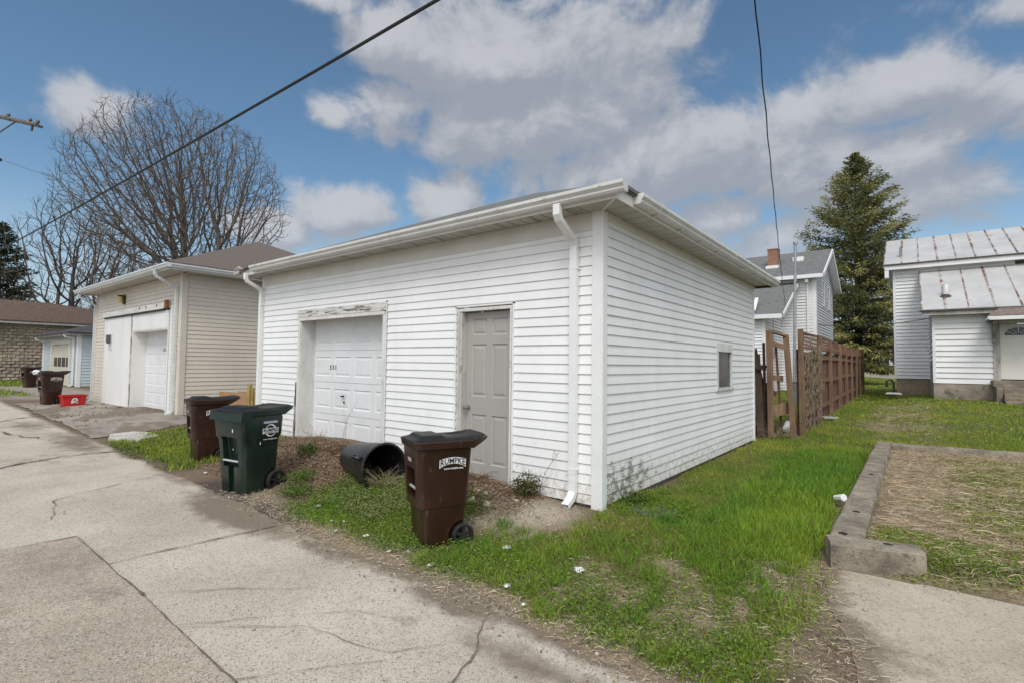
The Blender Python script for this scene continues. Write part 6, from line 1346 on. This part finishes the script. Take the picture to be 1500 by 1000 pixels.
def soilk(x, y): return inbox(x, y, -4.2, 1.7, -2.0, -1.45, .12, 161)*.8+inbox(x, y, -1.7, -.2, -1.0, -.08, .12, 162)*.9+.03
x, y = scatter(-5, 2.1, -2.05, 0, 1300, lambda x, y: soilk(x, y)*(~on_drive(x, y)), 51); gravel('gravel', x, y, .010, 51, (.16, .13, .10), (.50, .46, .40))
x, y = scatter(-5, 3, -3.3, -1.7, 420, lambda x, y: .16+.5*np.exp(-(((x-.05)/.5)**2+((y+1.95)/.3)**2))+.4*np.exp(-((y+1.95)/.15)**2), 52); gravel('loose_grit', x, y, .007, 52, (.15, .12, .10), (.55, .52, .47), lambda x, y: alley_z(np.minimum(x, 2.5))+.008)
x, y = scatter(1.9, 5, -1.9, .4, 420, lambda x, y: .18+.5*sst(-y, .9, 1.6), 53); gravel('drive_grit', x, y, .008, 53, (.20, .17, .13), (.58, .54, .48), lambda x, y: -.112-.03*sst(-y, .8, 1.8))
x, y = scatter(-1.5, -.45, -.75, -.15, 190, lambda x, y: np.exp(-(((x+1.05)/.45)**2+((y+.45)/.2)**2)), 54); gravel('rubble', x, y, .045, 54, (.25, .19, .13), (.52, .45, .34))
x, y = scatter(-18, -9.5, -1.9, -.1, 60, lambda x, y: .9*sst(fbm(x, y, .9, 155), .48, .6), 55); leaves('apron_leaves', x, y, .03, 55, (.12, .08, .05), (.34, .25, .16), .4, (.01, .03), .9, M_DEAD)

# weeds, shrubs, dead stalks ------------------------------------------------
def twig_plant(name, label, cat, base, h, n, spread, seed, mt, r=.0016, berry=0, droop=0.):
    rg = np.random.default_rng(seed); b = MB(); o = thing(name, label, cat, base)
    for i in range(n):
        a = rg.uniform(0, 6.28); p = np.array([rg.normal()*.01, rg.normal()*.01, 0.]); d = np.array([math.cos(a)*spread, math.sin(a)*spread, 1.]); d /= np.linalg.norm(d); pts = [p]; L_ = h*rg.uniform(.6, 1.1)
        for j in range(7):
            d = d+rg.normal(size=3)*.12+np.array([0, 0, -droop*.12]); d /= np.linalg.norm(d); p = p+d*L_/7; pts.append(p)
            if j > 1:
                e = d+rg.normal(size=3)*.7; e /= np.linalg.norm(e); q = p+e*L_*rg.uniform(.08, .22); b.tube([p, (p+q)/2+rg.normal(size=3)*.004, q], [r*.7, r*.6, r*.4], 4, cap=False)
                if berry and rg.random() < .7: crumple(b, tuple(q), .0045, 5, 1, int(rg.integers(1e6)))
        b.tube(pts, [r*1.3-(r*.7)*j/7 for j in range(8)], 4, cap=False)
    b.build('stems', mt, o); return o
M_TW = mat('dry_stem', (.17, .12, .085), .9, .3, 30); M_TWR = mat('red_brown_stem', (.13, .05, .035), .9, .3, 30); M_TWP = mat('pale_dead_twig', (.30, .235, .16), .9, .3, 30)
def leafy(o, base, n, rad, h, seed, c0, c1, sz, flat=.7):
    rg = np.random.default_rng(seed); d = rg.normal(size=(n, 3)); d /= np.linalg.norm(d, axis=1)[:, None]; r_ = rg.random(n)**.45; P = d*r_[:, None]*np.array([rad, rad, h/2])*(.75+.5*vnoise(d[:, 0]*2, d[:, 1]*2+d[:, 2], .6, seed))[:, None]+np.array([0, 0, h/2]); P[:, 2] = np.abs(P[:, 2])
    nr = d+rg.normal(size=(n, 3))*.6+np.array([0, 0, flat]); nr /= np.linalg.norm(nr, axis=1)[:, None]; t1 = np.cross(nr, rg.normal(size=(n, 3))); t1 /= np.linalg.norm(t1, axis=1)[:, None]; t2 = np.cross(nr, t1); s = (sz*rg.uniform(.6, 1.3, n))[:, None]
    V = np.stack([P-t1*s, P+t2*s*.55, P+t1*s, P-t2*s*.55], 1).reshape(-1, 3); k = rg.random((n, 1)); c = (np.array(c0)*(1-k)+np.array(c1)*k)
    np_mesh('leaves', V, np.arange(n*4).reshape(-1, 4), M_GRASSY, o, cols=np.repeat(c, 4, axis=0))
o = twig_plant('dry_stalk', 'tall thin dead weed stalk against the siding beside the downspout', 'plant', (-.66, -.13, tz(-.66, -.13)), .62, 1, .04, 61, M_TWR, .0022, 1)
o = twig_plant('small_shrub', 'small dull green shrub at the foot of the siding right of the grey door', 'shrub', (-.80, -.18, tz(-.80, -.18)), .30, 16, .55, 62, M_TWR, .002, 0); leafy(o, 0, 900, .17, .26, 62, (.05, .065, .02), (.12, .12, .045), .014)
o = twig_plant('dead_brambles', 'tangle of reddish dead stems at the bottom of the grey door', 'plant', (-1.55, -.14, tz(-1.55, -.14)), .26, 26, 1.4, 63, M_TWR, .0016, 1, 1.)
o = twig_plant('dead_weed', 'two pale dead weed stems standing before the overhead door', 'plant', (-3.95, -.35, tz(-3.95, -.35)), .75, 2, .16, 64, M_TWP, .0022)
o = twig_plant('dead_weed', 'short dead weed with dark seed heads at the left foot of the overhead door', 'plant', (-4.75, -.22, tz(-4.75, -.22)), .26, 7, .9, 65, M_TW, .0018, 1)
o = twig_plant('dead_weed', 'reddish brown dead weed clump on the leaf mound left of the black can', 'plant', (-3.85, -.52, tz(-3.85, -.52)), .22, 22, .9, 66, M_TWR, .0018, 1)
o = twig_plant('twig_pile', 'tangled dry twigs in the mouth of the overturned black can', 'twigs', (-2.40, -.82, tz(-2.40, -.82)+.03), .34, 26, 1.2, 67, M_TWP, .0026, 0, .6)
o = twig_plant('dead_brambles', 'dry brambles sprawling over the weeds between the can and the nearest brown cart', 'plant', (-1.95, -.85, tz(-1.95, -.85)), .42, 14, 2.4, 68, M_TWP, .0016, 0, 1.2)
o = twig_plant('garden_weed', 'bushy bright green weed in front of the green cart wheel', 'plant', (-3.25, -1.42, tz(-3.25, -1.42)), .16, 10, .9, 69, M_TW, .002); leafy(o, 0, 900, .22, .17, 69, (.075, .13, .025), (.15, .22, .05), .014)
o = twig_plant('garden_weed', 'low bright green weed between the green cart and the alley edge', 'plant', (-3.62, -1.12, tz(-3.62, -1.12)), .14, 10, .9, 70, M_TW, .002); leafy(o, 0, 700, .24, .14, 70, (.065, .12, .022), (.14, .21, .05), .014)
o = twig_plant('garden_weed', 'dark green weed on the leaf mound below the overhead door', 'plant', (-4.35, -.62, tz(-4.35, -.62)), .2, 10, .9, 71, M_TW, .002); leafy(o, 0, 420, .20, .16, 71, (.04, .07, .02), (.10, .14, .04), .018)
o = twig_plant('corner_weed', 'leafy weeds at the foot of the mildewed garage corner', 'plant', (.18, .42, tz(.18, .42)), .16, 10, .9, 72, M_TW, .002); leafy(o, 0, 500, .17, .16, 72, (.05, .09, .02), (.12, .18, .04), .016)
vn = thing('dead_vines', 'mat of pale dead vines hanging on the first bay of the wooden fence', 'vines', (.6, 9.2, 0)); rg = np.random.default_rng(75); b = MB()
for i in range(260):
    p = np.array([rg.uniform(-.03, .03), rg.uniform(-1.3, 1.4), rg.uniform(.05, 1.9)]); pts = [p]; d = rg.normal(size=3); 
    for j in range(6): d = d*.6+rg.normal(size=3)*.7; d[0] *= .25; d[2] -= .15; p = p+d/np.linalg.norm(d)*.10; p[0] = np.clip(p[0], -.04, .10); p[2] = max(.02, p[2]); pts.append(p)
    b.tube(pts, .0045, 4, cap=False)
b.build('stems', M_TWP, vn)
o = twig_plant('dead_vines', 'dead grass and stems tangled round the foot of the gate frame', 'plant', (.25, 6.85, 0), .45, 30, 1.0, 76, M_TWP, .003, 0, .8)
o = twig_plant('dead_brush', 'low brown brush pile seen through the gap beside the fence', 'brush', (-1.0, 9.6, 0), .9, 40, 1.3, 77, M_TW, .006, 0, .8)
o = twig_plant('dead_brush', 'twiggy brown brush behind the broken boards at the garage rear', 'brush', (-2.2, 13.0, 0), 1.0, 40, 1.3, 78, M_TW, .006, 0, .6)
